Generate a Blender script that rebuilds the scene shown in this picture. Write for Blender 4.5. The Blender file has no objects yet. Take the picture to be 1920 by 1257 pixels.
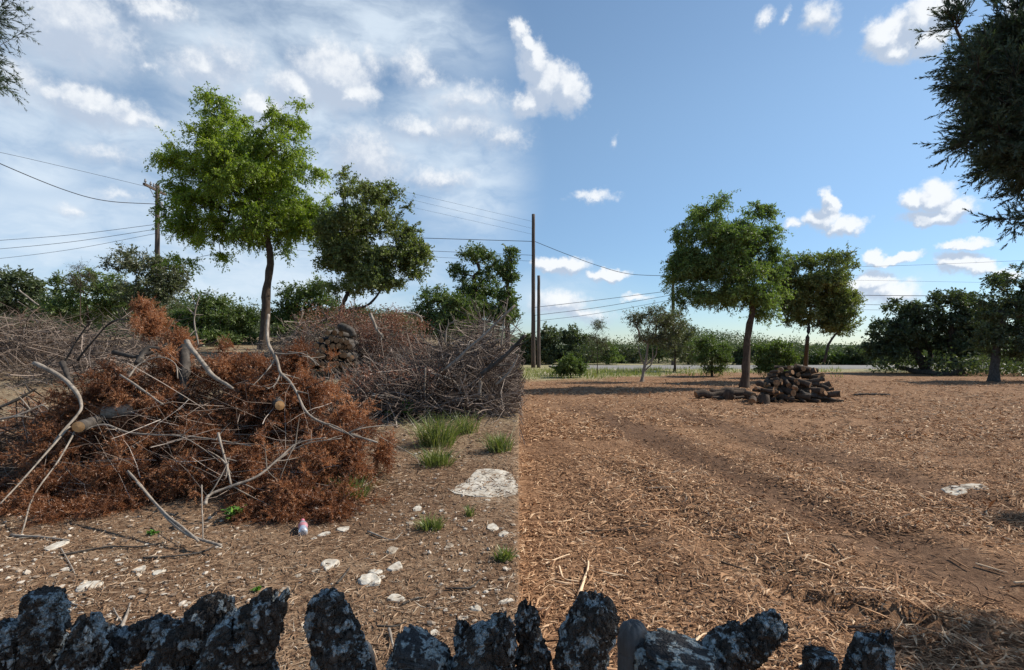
import bpy, bmesh, math
import numpy as np
from math import radians, sin, cos, pi

SC = bpy.context.scene
COL = SC.collection
rng = np.random.default_rng(11)

# ------------------------------------------------------------------ camera, sky, sun, exposure
F, H, CX, HY = 1000.0, 1.6, 960.0, 650.0          # focal length (photo px), eye height, principal column, eye-level row
cam = bpy.data.cameras.new('camera'); camo = bpy.data.objects.new('camera', cam); COL.objects.link(camo)
cam.sensor_fit = 'HORIZONTAL'; cam.sensor_width = 36.0; cam.lens = 36.0 * F / 1920.0
cam.shift_y = (HY - 628.5) / 1920.0
cam.clip_start = 0.05; cam.clip_end = 30000
camo.location = (0, 0, H); camo.rotation_euler = (radians(90), 0, 0)
SC.camera = camo
SUN_AZ, SUN_EL = radians(74), radians(41)          # azimuth from the view axis towards the right
SUN_DIR = np.array([sin(SUN_AZ) * cos(SUN_EL), cos(SUN_AZ) * cos(SUN_EL), sin(SUN_EL)])
sl = bpy.data.lights.new('sun', 'SUN'); sl.energy = 4.7; sl.angle = radians(0.55); sl.color = (1.0, 0.93, 0.82)
so = bpy.data.objects.new('sun', sl); COL.objects.link(so)
so.rotation_euler = (radians(90) - SUN_EL, 0, -SUN_AZ + pi)
import mathutils
so.rotation_euler = mathutils.Vector(tuple(SUN_DIR)).to_track_quat('Z', 'Y').to_euler()
SC.view_settings.view_transform = 'Standard'; SC.view_settings.look = 'None'
SC.view_settings.exposure = 0.36; SC.view_settings.gamma = 1.0
SC.view_settings.use_curve_mapping = False
SC.cycles.max_bounces = 6; SC.cycles.transparent_max_bounces = 6
SC.cycles.diffuse_bounces = 3; SC.cycles.transmission_bounces = 3; SC.cycles.glossy_bounces = 2

SKY_STR = 0.12
world = bpy.data.worlds.new('World'); SC.world = world; world.use_nodes = True


class NB:
    """small helper for building node trees"""
    def __init__(s, nt):
        s.nt = nt
    def n(s, typ, ins=None, **kw):
        nd = s.nt.nodes.new(typ)
        for k, v in kw.items():
            setattr(nd, k, v)
        for k, v in (ins or {}).items():
            if isinstance(v, bpy.types.NodeSocket):
                s.nt.links.new(v, nd.inputs[k])
            else:
                nd.inputs[k].default_value = v
        return nd
    def m(s, op, a, b=None, c=None, clamp=False):
        ins = {0: a}
        if b is not None: ins[1] = b
        if c is not None: ins[2] = c
        return s.n('ShaderNodeMath', ins, operation=op, use_clamp=clamp).outputs[0]
    def v(s, op, a, b=None, out=0):
        ins = {0: a}
        if b is not None: ins[1] = b
        return s.n('ShaderNodeVectorMath', ins, operation=op).outputs[out]
    def ss(s, x, lo, hi, a=0.0, b=1.0):
        return s.n('ShaderNodeMapRange', {0: x, 1: lo, 2: hi, 3: a, 4: b}, interpolation_type='SMOOTHSTEP').outputs[0]
    def mix(s, f, a, b):
        nd = s.nt.nodes.new('ShaderNodeMix'); nd.data_type = 'RGBA'
        for i, v in ((0, f), (6, a), (7, b)):
            if isinstance(v, bpy.types.NodeSocket): s.nt.links.new(v, nd.inputs[i])
            elif i == 0: nd.inputs[0].default_value = v
            else: nd.inputs[i].default_value = (*v, 1) if len(v) == 3 else v
        return nd.outputs[2]
    def noise(s, vec, scale, detail=4, rough=0.55, out=0, dist=0.0):
        return s.n('ShaderNodeTexNoise', {'Vector': vec, 'Scale': scale, 'Detail': detail, 'Roughness': rough, 'Distortion': dist}).outputs[out]
    def vor(s, vec, scale, feature='F1', out=0, rnd=1.0):
        return s.n('ShaderNodeTexVoronoi', {'Vector': vec, 'Scale': scale, 'Randomness': rnd}, feature=feature).outputs[out]
    def ramp(s, f, stops):
        nd = s.nt.nodes.new('ShaderNodeValToRGB'); s.nt.links.new(f, nd.inputs[0])
        cr = nd.color_ramp
        while len(cr.elements) < len(stops): cr.elements.new(0.5)
        for e, (p, c) in zip(cr.elements, stops):
            e.position = p; e.color = (*c, 1)
        return nd.outputs[0]


def px_dir(px, py):
    u, v = (px - CX) / F, (HY - py) / F
    az = math.atan(u); el = math.atan(v * cos(az))
    return az, el


def cloud_group(name, blobs):
    g = bpy.data.node_groups.new(name, 'ShaderNodeTree')
    g.interface.new_socket('P', in_out='INPUT', socket_type='NodeSocketVector')
    g.interface.new_socket('F', in_out='OUTPUT', socket_type='NodeSocketFloat')
    b = NB(g); gi = g.nodes.new('NodeGroupInput'); go = g.nodes.new('NodeGroupOutput')
    acc = None
    for bl in blobs:
        px, py, rx, ry = bl[:4]; amp = bl[4] if len(bl) > 4 else 1.0
        if name[0] == 'c' and len(bl) < 6 and px < 955: rx, ry, amp = rx * 1.35, ry * 1.35, amp * .97
        if len(bl) > 5:
            az, el, ra, re = px, py, rx, ry
        else:
            az, el = px_dir(px, py); k = cos(az)
            ra, re = 1.22 * rx / F * k * k, 1.22 * ry / F * k
        d = b.v('SUBTRACT', gi.outputs[0], (az, el, 0))
        d = b.v('MULTIPLY', d, (1 / ra, 1 / re, 0))
        ln = b.v('LENGTH', d, out=1)
        f = b.m('MULTIPLY_ADD', ln, -amp, amp)
        acc = f if acc is None else b.m('SMOOTH_MAX', acc, f, 0.12)
    g.links.new(acc, go.inputs[0])
    return g


CUMULUS = [
    (1000, 118, 34, 38), (1022, 165, 50, 48), (1062, 172, 34, 44), (992, 190, 40, 26), (972, 55, 20, 22), (985, 85, 22, 20),
    (1665, 68, 56, 40), (1722, 35, 55, 42), (1745, 78, 42, 34), (1690, 92, 56, 26), (1760, 20, 40, 34),
    (1534, 36, 34, 34, .6), (1425, 40, 18, 16, .4), (1465, 34, 12, 20, .35),
    (1703, 378, 36, 24), (1750, 368, 56, 30), (1795, 388, 46, 24), (1752, 402, 84, 17),
    (1551, 384, 20, 30), (1540, 415, 40, 22), (1584, 426, 38, 20), (1492, 424, 22, 12, .6),
    (1815, 460, 62, 15), (1690, 490, 46, 12), (1642, 486, 28, 17),
    (1800, 496, 46, 24), (1838, 502, 34, 18), (1880, 510, 50, 14, .7), (1635, 530, 40, 26), (1675, 548, 60, 24, .8), (1610, 540, 34, 24),
    (1058, 500, 52, 17), (1018, 500, 26, 14), (1145, 516, 40, 13), (1118, 370, 58, 12, .5), (1190, 552, 22, 9, .7),
    (1050, 572, 70, 26, .75), (1100, 590, 60, 20, .6), (1895, 22, 30, 30, .7), (1830, 75, 26, 16, .35), (1150, 265, 12, 16, .3),
    (555, 172, 46, 30), (620, 146, 62, 44), (498, 208, 42, 30), (655, 178, 44, 24), (690, 120, 30, 26, .5),
    (772, 128, 36, 26, .6), (802, 152, 24, 20, .5), (790, 242, 60, 20, .6), (868, 238, 62, 30, .55), (945, 258, 40, 24, .5), (880, 192, 80, 22, .5),
    (692, 300, 58, 46, .7), (820, 335, 66, 18, .5), (170, 200, 100, 30, .75), (105, 186, 42, 26, .6), (245, 222, 60, 20, .6),
    (395, 132, 70, 30, .6), (345, 142, 40, 20, .5), (435, 112, 52, 40, .5), (130, 48, 120, 66, .8), (285, 14, 70, 22, .6), (22, 150, 60, 46, .6),
    (275, 120, 26, 10, .4), (200, 290, 66, 22, .4), (130, 392, 36, 16, .4), (225, 372, 50, 14, .35),
]
_r = np.random.default_rng(5)
for _k in range(10):   # the cumulus goes on round the rest of the sky
    CUMULUS.append((1.05 + _k * 0.42 + _r.uniform(-.1, .1), _r.uniform(.15, .8), _r.uniform(.06, .14), _r.uniform(.03, .07), .9, 1))
WISPS = [(350, 500, 700, 150, 1.0), (300, 560, 800, 120, .8), (650, 45, 300, 75, .9), (840, 215, 150, 60, .8), (60, 320, 170, 70, .7), (110, 60, 200, 120, .7), (760, 300, 200, 90, .6),
         (200, 420, 260, 110, .6), (880, 90, 120, 90, .35), (620, 240, 160, 80, .7), (860, 400, 140, 120, .4), (30, 200, 140, 130, .8), (420, 110, 200, 110, .7), (520, 300, 300, 200, .7), (250, 280, 220, 120, .7), (880, 330, 130, 160, .7), (800, 60, 160, 60, .8),
         (1050, 560, 160, 70, .5), (1640, 560, 170, 70, .5), (-300, 250, 300, 200, .7), (-500, -200, 500, 200, .6)]


def build_world():
    nt = world.node_tree; nt.nodes.clear(); b = NB(nt)
    out = nt.nodes.new('ShaderNodeOutputWorld'); bg = nt.nodes.new('ShaderNodeBackground')
    nt.links.new(bg.outputs[0], out.inputs[0]); bg.inputs[1].default_value = SKY_STR
    sky = nt.nodes.new('ShaderNodeTexSky'); sky.sky_type = 'NISHITA'; sky.sun_disc = False
    sky.sun_elevation = SUN_EL; sky.sun_rotation = SUN_AZ
    sky.air_density = 1.0; sky.dust_density = 0.15; sky.ozone_density = 2.2; sky.altitude = 300
    tc = nt.nodes.new('ShaderNodeTexCoord'); d = tc.outputs['Generated']
    sp = b.n('ShaderNodeSeparateXYZ', {0: d})
    az = b.m('ARCTAN2', sp.outputs[0], sp.outputs[1]); el = b.m('ARCSINE', sp.outputs[2])
    uv = b.n('ShaderNodeCombineXYZ', {0: az, 1: el, 2: 0.0}).outputs[0]
    w1 = b.v('SUBTRACT', b.noise(d, 11, 3, .5, 1), (.5, .5, .5))
    w2 = b.v('SUBTRACT', b.noise(d, 38, 5, .62, 1), (.5, .5, .5))
    warp = b.v('ADD', b.v('MULTIPLY', w1, (.055, .03, 0)), b.v('MULTIPLY', w2, (.042, .034, 0)))
    p = b.v('ADD', uv, warp)
    g = cloud_group('cumulus_field', CUMULUS)
    def fld(q):
        nd = nt.nodes.new('ShaderNodeGroup'); nd.node_tree = g; nt.links.new(q, nd.inputs[0]); return nd.outputs[0]
    f0 = fld(p); f1 = fld(b.v('ADD', p, (.007, .016, 0)))
    nf = b.noise(d, 60, 6, .65)
    dens = b.m('ADD', f0, b.m('MULTIPLY', b.m('SUBTRACT', nf, .5), .55))
    a = b.ss(dens, .02, .52)
    lit = b.m('ADD', b.m('SUBTRACT', f0, f1), b.m('MULTIPLY', b.m('SUBTRACT', nf, .5), .5))
    lit = b.ss(lit, -.12, .42)
    ccol = b.mix(lit, (.40, .47, .58), (.76, .78, .80))
    gw = cloud_group('wisp_field', WISPS)
    nd = nt.nodes.new('ShaderNodeGroup'); nd.node_tree = gw; nt.links.new(uv, nd.inputs[0])
    st = b.v('MULTIPLY', b.v('ADD', uv, b.v('MULTIPLY', w1, (.12, .05, 0))), (5, 13, 1))
    wn = b.noise(st, 1.2, 5, .6)
    wa = b.m('MULTIPLY', b.ss(nd.outputs[0], 0, .6), b.ss(wn, .25, .68, .22, .9))
    ks = 1.0 / SKY_STR
    skyc = b.v('MULTIPLY', sky.outputs[0], b.mix(b.ss(el, 0, .45), (.57, .67, .79), (1.0, 1.02, .95)))
    c1 = b.mix(b.m('MULTIPLY', wa, .95), skyc, tuple(x * ks for x in (.60, .685, .77)))
    c2 = b.mix(b.m('MULTIPLY', a, .94), c1, b.v('MULTIPLY', ccol, (ks, ks, ks)))
    nt.links.new(c2, bg.inputs[0])
build_world()

# ------------------------------------------------------------------ generic helpers
def tag(o, label=None, cat=None, group=None, kind=None):
    if label: o['label'] = label
    if cat: o['category'] = cat
    if group: o['group'] = group
    if kind: o['kind'] = kind
    return o

def empty(name, loc, label=None, cat=None, group=None):
    o = bpy.data.objects.new(name, None); COL.objects.link(o)
    o.location = tuple(float(v) for v in loc); o.empty_display_size = .1
    return tag(o, label, cat, group)

def norm(v):
    return v / (np.linalg.norm(v, axis=-1, keepdims=True) + 1e-9)

def make_mesh(name, V, polys, mats=(), smooth=False, tint=None, midx=None):
    me = bpy.data.meshes.new(name)
    V = np.asarray(V, np.float32).reshape(-1, 3)
    polys = [np.asarray(p, np.int32) for p in polys if len(p)]
    nl = sum(p.size for p in polys); npol = sum(len(p) for p in polys)
    me.vertices.add(len(V)); me.vertices.foreach_set('co', V.ravel())
    me.loops.add(nl); me.polygons.add(npol)
    me.loops.foreach_set('vertex_index', np.concatenate([p.ravel() for p in polys]))
    tot = np.concatenate([np.full(len(p), p.shape[1], np.int32) for p in polys])
    start = np.concatenate([[0], np.cumsum(tot)[:-1]]).astype(np.int32)
    me.polygons.foreach_set('loop_start', start)
    me.polygons.foreach_set('use_smooth', np.full(npol, smooth))
    if midx is not None: me.polygons.foreach_set('material_index', np.asarray(midx, np.int32))
    if tint is not None:
        at = me.attributes.new('tint', 'FLOAT', 'POINT'); at.data.foreach_set('value', np.asarray(tint, np.float32))
    for m in (mats if isinstance(mats, (list, tuple)) else [mats]): me.materials.append(m)
    me.update(calc_edges=True)
    return me

def link(name, me, parent=None, loc=None, rot=None, scale=None):
    o = bpy.data.objects.new(name, me); COL.objects.link(o)
    if parent is not None: o.parent = parent
    if loc is not None: o.location = tuple(float(v) for v in loc)
    if rot is not None: o.rotation_euler = rot
    if scale is not None: o.scale = scale
    return o

def hash3(i):
    i = i.astype(np.int64)
    h = (i[..., 0] * 73856093) ^ (i[..., 1] * 19349663) ^ (i[..., 2] * 83492791)
    h = (h ^ (h >> 13)) * 1274126177 & 0x7fffffff
    h = (h ^ (h >> 11)) * 668265263 & 0x7fffffff
    return (h & 0xffffff) / float(0xffffff)

def vnoise(P):
    P = np.asarray(P, float); i = np.floor(P); f = P - i; f = f * f * (3 - 2 * f); r = 0
    for dx in (0, 1):
        for dy in (0, 1):
            for dz in (0, 1):
                w = (f[..., 0] if dx else 1 - f[..., 0]) * (f[..., 1] if dy else 1 - f[..., 1]) * (f[..., 2] if dz else 1 - f[..., 2])
                r = r + w * hash3(i + np.array([dx, dy, dz]))
    return r * 2 - 1

def fbm(P, o=4):
    P = np.asarray(P, float); r = 0; a = 1.0; s = 0
    for k in range(o):
        r = r + a * vnoise(P * 2 ** k + 17.3 * k); s += a; a *= .5
    return r / s

def worley(P):
    i = np.floor(P); f1 = np.full(P.shape[:-1], 9.0); f2 = f1.copy()
    for dx in (-1, 0, 1):
        for dy in (-1, 0, 1):
            for dz in (-1, 0, 1):
                c = i + np.array([dx, dy, dz])
                q = c + np.stack([hash3(c), hash3(c + 51), hash3(c + 113)], -1)
                d = np.linalg.norm(P - q, axis=-1)
                f2 = np.minimum(np.maximum(f1, d), f2); f1 = np.minimum(f1, d)
    return f1, f2

def sstep(x, a, b):
    t = np.clip((x - a) / (b - a), 0, 1); return t * t * (3 - 2 * t)

SEAM = 0.0135                                     # the cleared ground starts right of the line x = SEAM * y
def ground_z(x, y):
    x = np.asarray(x, float); y = np.asarray(y, float)
    yy = np.clip(y, 0, None)
    u = x / np.maximum(y, .6)
    bl = 1 - np.clip((x - SEAM * y) / (.006 + 2.6 * sstep(y, 10.5, 21)) + 1, 0, 1) ** 2 * (3 - 2 * np.clip((x - SEAM * y) / (.006 + 2.6 * sstep(y, 10.5, 21)) + 1, 0, 1))      # a low cut bank along the edge of the clearing
    up = .077 * np.minimum(yy, 27)
    z = bl * up
    q = np.stack([x, y, 0 * x], -1)
    fade = np.exp(-np.clip(y, 0, 500) / 60.0)
    z = z + fade * (.035 * fbm(q * .45, 3) + .012 * vnoise(q * 2.3))
    # shallow wheel ruts left by the mulcher in the cleared ground; the last is just a narrow groove
    m = sstep(u, .03, .08)
    for (x0, y0, x1, y1, w, dp) in ((1.3, 6.6, 1.95, 3.0, .22, .05), (2.3, 8.5, 3.2, 3.4, .25, .04), (3.6, 9, 5.4, 4.3, .28, .04), (1.9, 3.4, 3.0, 2.4, .07, .07)):
        dx, dy = x1 - x0, y1 - y0; L2 = dx * dx + dy * dy
        t = np.clip(((x - x0) * dx + (y - y0) * dy) / L2, -.15, 1.15)
        dd = np.hypot(x - x0 - t * dx, y - y0 - t * dy)
        z = z - m * dp * np.exp(-(dd / w) ** 2) + m * dp * .6 * np.exp(-((dd - 2 * w) / w) ** 2)
    return z

def W(px, py, Y):
    """photo pixel at distance Y -> point"""
    return np.array([(px - CX) * Y / F, Y, H - (py - HY) * Y / F])

def at(px, py):
    """photo pixel -> point on the ground"""
    ds = np.concatenate([np.linspace(1.2, 30, 1200), np.linspace(30.1, 140, 600)])
    x = (px - CX) / F * ds; zr = H - (py - HY) / F * ds
    k = np.nonzero(zr <= ground_z(x, ds))[0]
    i = k[0] if len(k) else len(ds) - 1
    return np.array([x[i], ds[i], float(ground_z(x[i], ds[i]))])

def gp(x, y, dz=0.0):
    return np.array([x, y, float(ground_z(x, y)) + dz])

def batch_tubes(P, R, segs=4, cap=False):
    """P (n,k,3) R (n,k) -> verts, quads(, cap polys)"""
    n, k, _ = P.shape
    T = norm(np.gradient(P, axis=1))
    ref = norm(rng.normal(size=(n, 1, 3)))
    A = norm(np.cross(T, ref)); B = np.cross(T, A)
    ang = np.arange(segs) * 2 * pi / segs
    V = P[:, :, None] + R[:, :, None, None] * (A[:, :, None] * np.cos(ang)[:, None] + B[:, :, None] * np.sin(ang)[:, None])
    base = (np.arange(n) * k * segs)[:, None, None] + (np.arange(k - 1) * segs)[None, :, None]
    j = np.arange(segs)[None, None]; j2 = (j + 1) % segs
    Q = np.stack([base + j, base + j2, base + segs + j2, base + segs + j], -1).reshape(-1, 4)
    out = [Q]
    if cap:
        s0 = (np.arange(n) * k * segs)[:, None]
        out.append(s0 + np.arange(segs)[::-1][None]); out.append(s0 + (k - 1) * segs + np.arange(segs)[None])
    return V.reshape(-1, 3), out

def merge(parts):
    Vs, ps, o, ts = [], [], 0, []
    for V, polys, t in parts:
        V = np.asarray(V); Vs.append(V); ts.append(np.broadcast_to(t, len(V)))
        for p in polys: ps.append(np.asarray(p) + o)
        o += len(V)
    by = {}
    for p in ps: by.setdefault(p.shape[1], []).append(p)
    return np.concatenate(Vs), [np.concatenate(v) for v in by.values()], np.concatenate(ts)

def resample(pts, k):
    """smooth path through pts, k points (Catmull-Rom)"""
    p = np.asarray(pts, float); n = len(p)
    if n == 2:
        t = np.linspace(0, 1, k)[:, None]; return p[0] * (1 - t) + p[1] * t
    e = np.concatenate([[2 * p[0] - p[1]], p, [2 * p[-1] - p[-2]]])
    t = np.linspace(0, n - 1 - 1e-6, k); i = t.astype(int); f = (t - i)[:, None]
    a, b, c, d = e[i], e[i + 1], e[i + 2], e[i + 3]
    return .5 * (2 * b + (c - a) * f + (2 * a - 5 * b + 4 * c - d) * f ** 2 + (3 * b - a - 3 * c + d) * f ** 3)

def rough_tube(pts, r0, r1, k=14, segs=7, wob=.12, cap=True, seed=0):
    P = resample(pts, k); R = np.linspace(r0, r1, k)
    P = P + (r0 * .6) * np.stack([vnoise(P * 5 + 9 * q + seed) for q in range(3)], -1)
    V, pol = batch_tubes(P[None], R[None], segs, cap)
    n = vnoise(V * 14 / max(1, r0 * 20) + seed)[:, None]
    c = np.repeat(P, segs, 0)
    V = c + (V - c) * (1 + wob * n + wob * .6 * vnoise(V * 40)[:, None])
    return V, pol

# ------------------------------------------------------------------ materials
def new_mat(name):
    m = bpy.data.materials.new(name); m.use_nodes = True; nt = m.node_tree; nt.nodes.clear()
    b = NB(nt); out = nt.nodes.new('ShaderNodeOutputMaterial')
    return m, nt, b, out

def principled(b, out, col, rough=.85, bump=None, spec=.25):
    p = b.n('ShaderNodeBsdfPrincipled', {'Base Color': col, 'Roughness': rough, 'Specular IOR Level': spec})
    if bump is not None: b.nt.links.new(bump, p.inputs['Normal'])
    b.nt.links.new(p.outputs[0], out.inputs[0]); return p

def leaf_mat(name, c0, c1, c2, trans=.35, tcol=(1.0, 1.15, .45)):
    m, nt, b, out = new_mat(name)
    t = b.n('ShaderNodeAttribute', attribute_name='tint').outputs['Fac']
    c = b.ramp(t, [(0, c0), (.5, c1), (1, c2)])
    d = b.n('ShaderNodeBsdfDiffuse', {'Color': c})
    tr = b.n('ShaderNodeBsdfTranslucent', {'Color': b.v('MULTIPLY', c, tcol)})
    mx = b.n('ShaderNodeMixShader', {0: trans, 1: d.outputs[0], 2: tr.outputs[0]})
    gl = b.n('ShaderNodeBsdfGlossy', {'Color': (1, 1, 1, 1), 'Roughness': .45})
    mx2 = b.n('ShaderNodeMixShader', {0: .035, 1: mx.outputs[0], 2: gl.outputs[0]})
    nt.links.new(mx2.outputs[0], out.inputs[0]); return m

def tint_mat(name, stops, scale=18, amt=.35, rough=.9, bump=.0):
    """matte material: colour ramp on the tint attribute with a little grain"""
    m, nt, b, out = new_mat(name)
    t = b.n('ShaderNodeAttribute', attribute_name='tint').outputs['Fac']
    pos = b.n('ShaderNodeNewGeometry').outputs['Position']
    nz = b.noise(pos, scale, 4, .6)
    f = b.m('ADD', t, b.m('MULTIPLY', b.m('SUBTRACT', nz, .5), amt))
    c = b.ramp(f, stops)
    bm = b.n('ShaderNodeBump', {'Strength': bump, 'Distance': .01, 'Height': nz}).outputs[0] if bump else None
    principled(b, out, c, rough, bm); return m

def bark_mat(name, dark, mid, light, sx=30, sz=5, lichen=None, bump=.6, dist=.01):
    m, nt, b, out = new_mat(name)
    tc = nt.nodes.new('ShaderNodeTexCoord'); o = tc.outputs['Object']
    q = b.v('MULTIPLY', o, (sx, sx, sz))
    n1 = b.noise(q, 1, 5, .62); n2 = b.noise(o, 7, 3)
    f = b.m('ADD', b.m('MULTIPLY', n1, .7), b.m('MULTIPLY', n2, .3))
    c = b.ramp(f, [(.3, dark), (.52, mid), (.75, light)])
    if lichen:
        l = b.m('MULTIPLY', b.ss(b.m('ADD', b.noise(o, 34, 3, .6), b.m('MULTIPLY', b.noise(o, 9, 2), .45)), .72, .80), b.ss(b.noise(o, 120, 3, .6, 0), .3, .6, .45, .95))
        c = b.mix(l, c, lichen)
    hh = n1
    if lichen:
        wv = b.v('ADD', b.v('MULTIPLY', o, (62, 62, 30)), b.v('MULTIPLY', b.noise(o, 40, 3, .6, 1), (1.6, 1.6, 1.6)))
        ed = b.ss(b.vor(wv, 1.0, 'DISTANCE_TO_EDGE'), .0, .22)
        hh = b.m('ADD', b.m('MULTIPLY', n1, .5), b.m('ADD', b.m('MULTIPLY', ed, .8), b.m('MULTIPLY', b.noise(o, 160, 4, .65), .5)))
    bm = b.n('ShaderNodeBump', {'Strength': bump, 'Distance': dist, 'Height': hh}).outputs[0]
    principled(b, out, c, .92, bm, .15); return m

def ground_mat():
    m, nt, b, out = new_mat('ground_cover')
    pos = b.n('ShaderNodeNewGeometry').outputs['Position']; sp = b.n('ShaderNodeSeparateXYZ', {0: pos})
    X, Y = sp.outputs[0], sp.outputs[1]
    n_mid = b.noise(pos, 1.1, 4, .6); n_fine = b.noise(pos, 22, 5, .65); n_big = b.noise(pos, .28, 3); n_vf = b.noise(pos, 70, 4, .6)
    e = b.m('ADD', b.m('SUBTRACT', X, b.m('MULTIPLY', Y, SEAM)), b.m('MULTIPLY', b.m('SUBTRACT', b.noise(pos, 9, 3), .5), .07))
    mk = b.ss(e, -.022, .006)
    # left: bare brown soil with gravel, straw further off
    soil = b.ramp(b.m('ADD', b.m('MULTIPLY', n_fine, .6), b.m('MULTIPLY', n_mid, .45)), [(.30, (.060, .037, .024)), (.47, (.165, .097, .057)), (.62, (.29, .195, .122)), (.80, (.44, .36, .27))])
    grav = b.ss(b.vor(pos, 26), .06, .2, 1, 0)
    grav = b.m('MULTIPLY', grav, b.ss(n_mid, .42, .62))
    soil = b.mix(b.m('MULTIPLY', grav, .8), soil, (.48, .42, .33))
    straw = b.ramp(n_fine, [(.35, (.16, .11, .065)), (.6, (.38, .30, .19)), (.8, (.5, .42, .30))])
    far_l = b.m('MULTIPLY', b.ss(Y, 5.5, 8), b.ss(n_mid, .35, .6, .45, 1))
    left = b.mix(far_l, soil, straw)
    # right: shredded cedar mulch
    stv = b.v('MULTIPLY', b.v('ADD', pos, b.v('MULTIPLY', b.noise(pos, 6, 2, .5, 1), (.5, .5, 0))), (1, 1.6, 1))
    v = b.vor(stv, 34, out=1)
    chip = b.n('ShaderNodeSeparateColor', {0: v}).outputs[0]
    f = b.m('ADD', b.m('MULTIPLY', chip, .38), b.m('ADD', b.m('MULTIPLY', n_fine, .42), b.m('MULTIPLY', n_mid, .32)))
    mul = b.ramp(f, [(.30, (.085, .042, .022)), (.50, (.195, .105, .056)), (.68, (.315, .182, .102)), (.88, (.48, .315, .19))])
    earth = b.ramp(n_fine, [(.35, (.10, .062, .036)), (.7, (.20, .13, .078))])
    bare = b.m('MULTIPLY', b.ss(b.noise(pos, .8, 3, .5), .56, .68), b.ss(Y, 3.0, 5.5, .9, .25))
    mul = b.mix(bare, mul, earth)
    # two darker wheel tracks where the chips are pressed into the earth
    wob = b.m('MULTIPLY', b.m('SUBTRACT', b.noise(pos, .9, 3), .5), .9)
    tk = None
    for off, wd_, st_ in ((0.0, .75, .8), (1.95, .65, .7), (-1.9, .5, .35)):
        ds = b.m('ABSOLUTE', b.m('ADD', b.m('SUBTRACT', X, b.m('MULTIPLY_ADD', Y, -.117, 3.48 + off)), wob))
        q = b.m('MULTIPLY', b.ss(ds, wd_ * .35, wd_ * 1.1, 1, 0), st_); tk = q if tk is None else b.m('MAXIMUM', tk, q)
    tk = b.m('MULTIPLY', tk, b.m('MULTIPLY', b.ss(Y, 11, 17, 1, 0), b.ss(Y, 2.8, 3.8)))
    mul = b.mix(tk, mul, b.ramp(n_fine, [(.35, (.075, .042, .026)), (.7, (.18, .105, .064))]))
    # verge: pale dry grass beyond the mulch
    verge = b.ramp(b.m('ADD', b.m('MULTIPLY', n_fine, .5), b.m('MULTIPLY', n_mid, .5)), [(.35, (.17, .16, .07)), (.5, (.30, .27, .15)), (.68, (.46, .40, .27))])
    ye = b.m('ADD', Y, b.m('ADD', b.m('MULTIPLY', b.m('SUBTRACT', n_big, .5), 9), b.m('MULTIPLY', b.ss(X, 2, 14, 6, -2), 1)))
    right = b.mix(b.ss(ye, 30, 33), mul, verge)
    col = b.mix(mk, left, right)
    far = b.ramp(b.noise(pos, .05, 4), [(.35, (.05, .07, .03)), (.65, (.13, .13, .06))])
    col = b.mix(b.ss(Y, 60, 90), col, far)
    hgt = b.m('ADD', b.m('MULTIPLY', n_fine, .6), b.m('ADD', b.m('MULTIPLY', n_vf, .3), b.m('MULTIPLY', chip, .25)))
    bm = b.n('ShaderNodeBump', {'Strength': .9, 'Distance': .035, 'Height': hgt}).outputs[0]
    principled(b, out, col, .95, bm, .12); return m

M = {}
M['ground'] = ground_mat()
M['bark'] = bark_mat('tree_bark', (.035, .026, .02), (.085, .062, .046), (.16, .125, .10), 22, 4)
M['oakbark'] = bark_mat('oak_bark', (.03, .026, .022), (.075, .064, .055), (.15, .135, .12), 20, 6)
M['palebark'] = bark_mat('pale_bark', (.13, .105, .085), (.29, .245, .20), (.46, .41, .35), 24, 4)
M['postbark'] = bark_mat('lichened_bark', (.034, .028, .023), (.088, .073, .061), (.19, .165, .14), 34, 12, (.47, .52, .52), 1.0, .012)
M['postpale'] = bark_mat('heavily_lichened_bark', (.03, .026, .024), (.07, .064, .06), (.15, .15, .145), 30, 12, (.44, .47, .44), .7, .008)
M['greywood'] = bark_mat('weathered_wood', (.07, .065, .06), (.15, .145, .14), (.24, .235, .23), 40, 4, None, .4, .004)
M['pole'] = bark_mat('pole_wood', (.05, .04, .034), (.11, .085, .07), (.18, .14, .12), 10, 1.2, None, .3)
M['cut'] = bark_mat('cut_wood', (.13, .07, .035), (.28, .16, .085), (.46, .30, .17), 16, 16, None, .3, .004)
M['cutfresh'] = bark_mat('fresh_cut_wood', (.42, .20, .07), (.60, .32, .13), (.72, .46, .24), 16, 16, None, .3, .004)
M['leaf_elm'] = leaf_mat('elm_leaves', (.11, .17, .018), (.245, .325, .034), (.40, .45, .06), .52)
M['leaf_elm_backlit'] = leaf_mat('elm_leaves_backlit_tone', (.085, .135, .036), (.165, .235, .062), (.27, .33, .11), .48)  # duller copy of the elm green, with the backlit look put into the colour
M['leaf_oak'] = leaf_mat('oak_leaves', (.085, .11, .032), (.165, .20, .062), (.28, .30, .125), .42)
M['leaf_dark'] = leaf_mat('dark_leaves', (.045, .062, .030), (.082, .108, .046), (.14, .17, .078), .33)
M['leaf_jun'] = leaf_mat('juniper_leaves', (.055, .092, .024), (.11, .16, .040), (.19, .24, .075), .38)
M['leaf_grey'] = leaf_mat('greygreen_leaves', (.06, .072, .04), (.115, .13, .07), (.19, .205, .115), .35)
M['spray'] = leaf_mat('juniper_sprays', (.036, .056, .044), (.068, .10, .068), (.115, .16, .098), .28)
M['dead'] = leaf_mat('dead_juniper_needles', (.10, .042, .021), (.32, .143, .066), (.58, .32, .165), .42, (1.1, .85, .6))
M['deadred'] = leaf_mat('dead_leaf_tufts', (.16, .06, .035), (.27, .12, .07), (.40, .22, .14), .25, (1.1, .9, .7))
M['twig'] = tint_mat('bare_twigs', [(0, (.06, .042, .033)), (.4, (.155, .115, .09)), (.75, (.29, .23, .19)), (1, (.46, .40, .35))])
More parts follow.
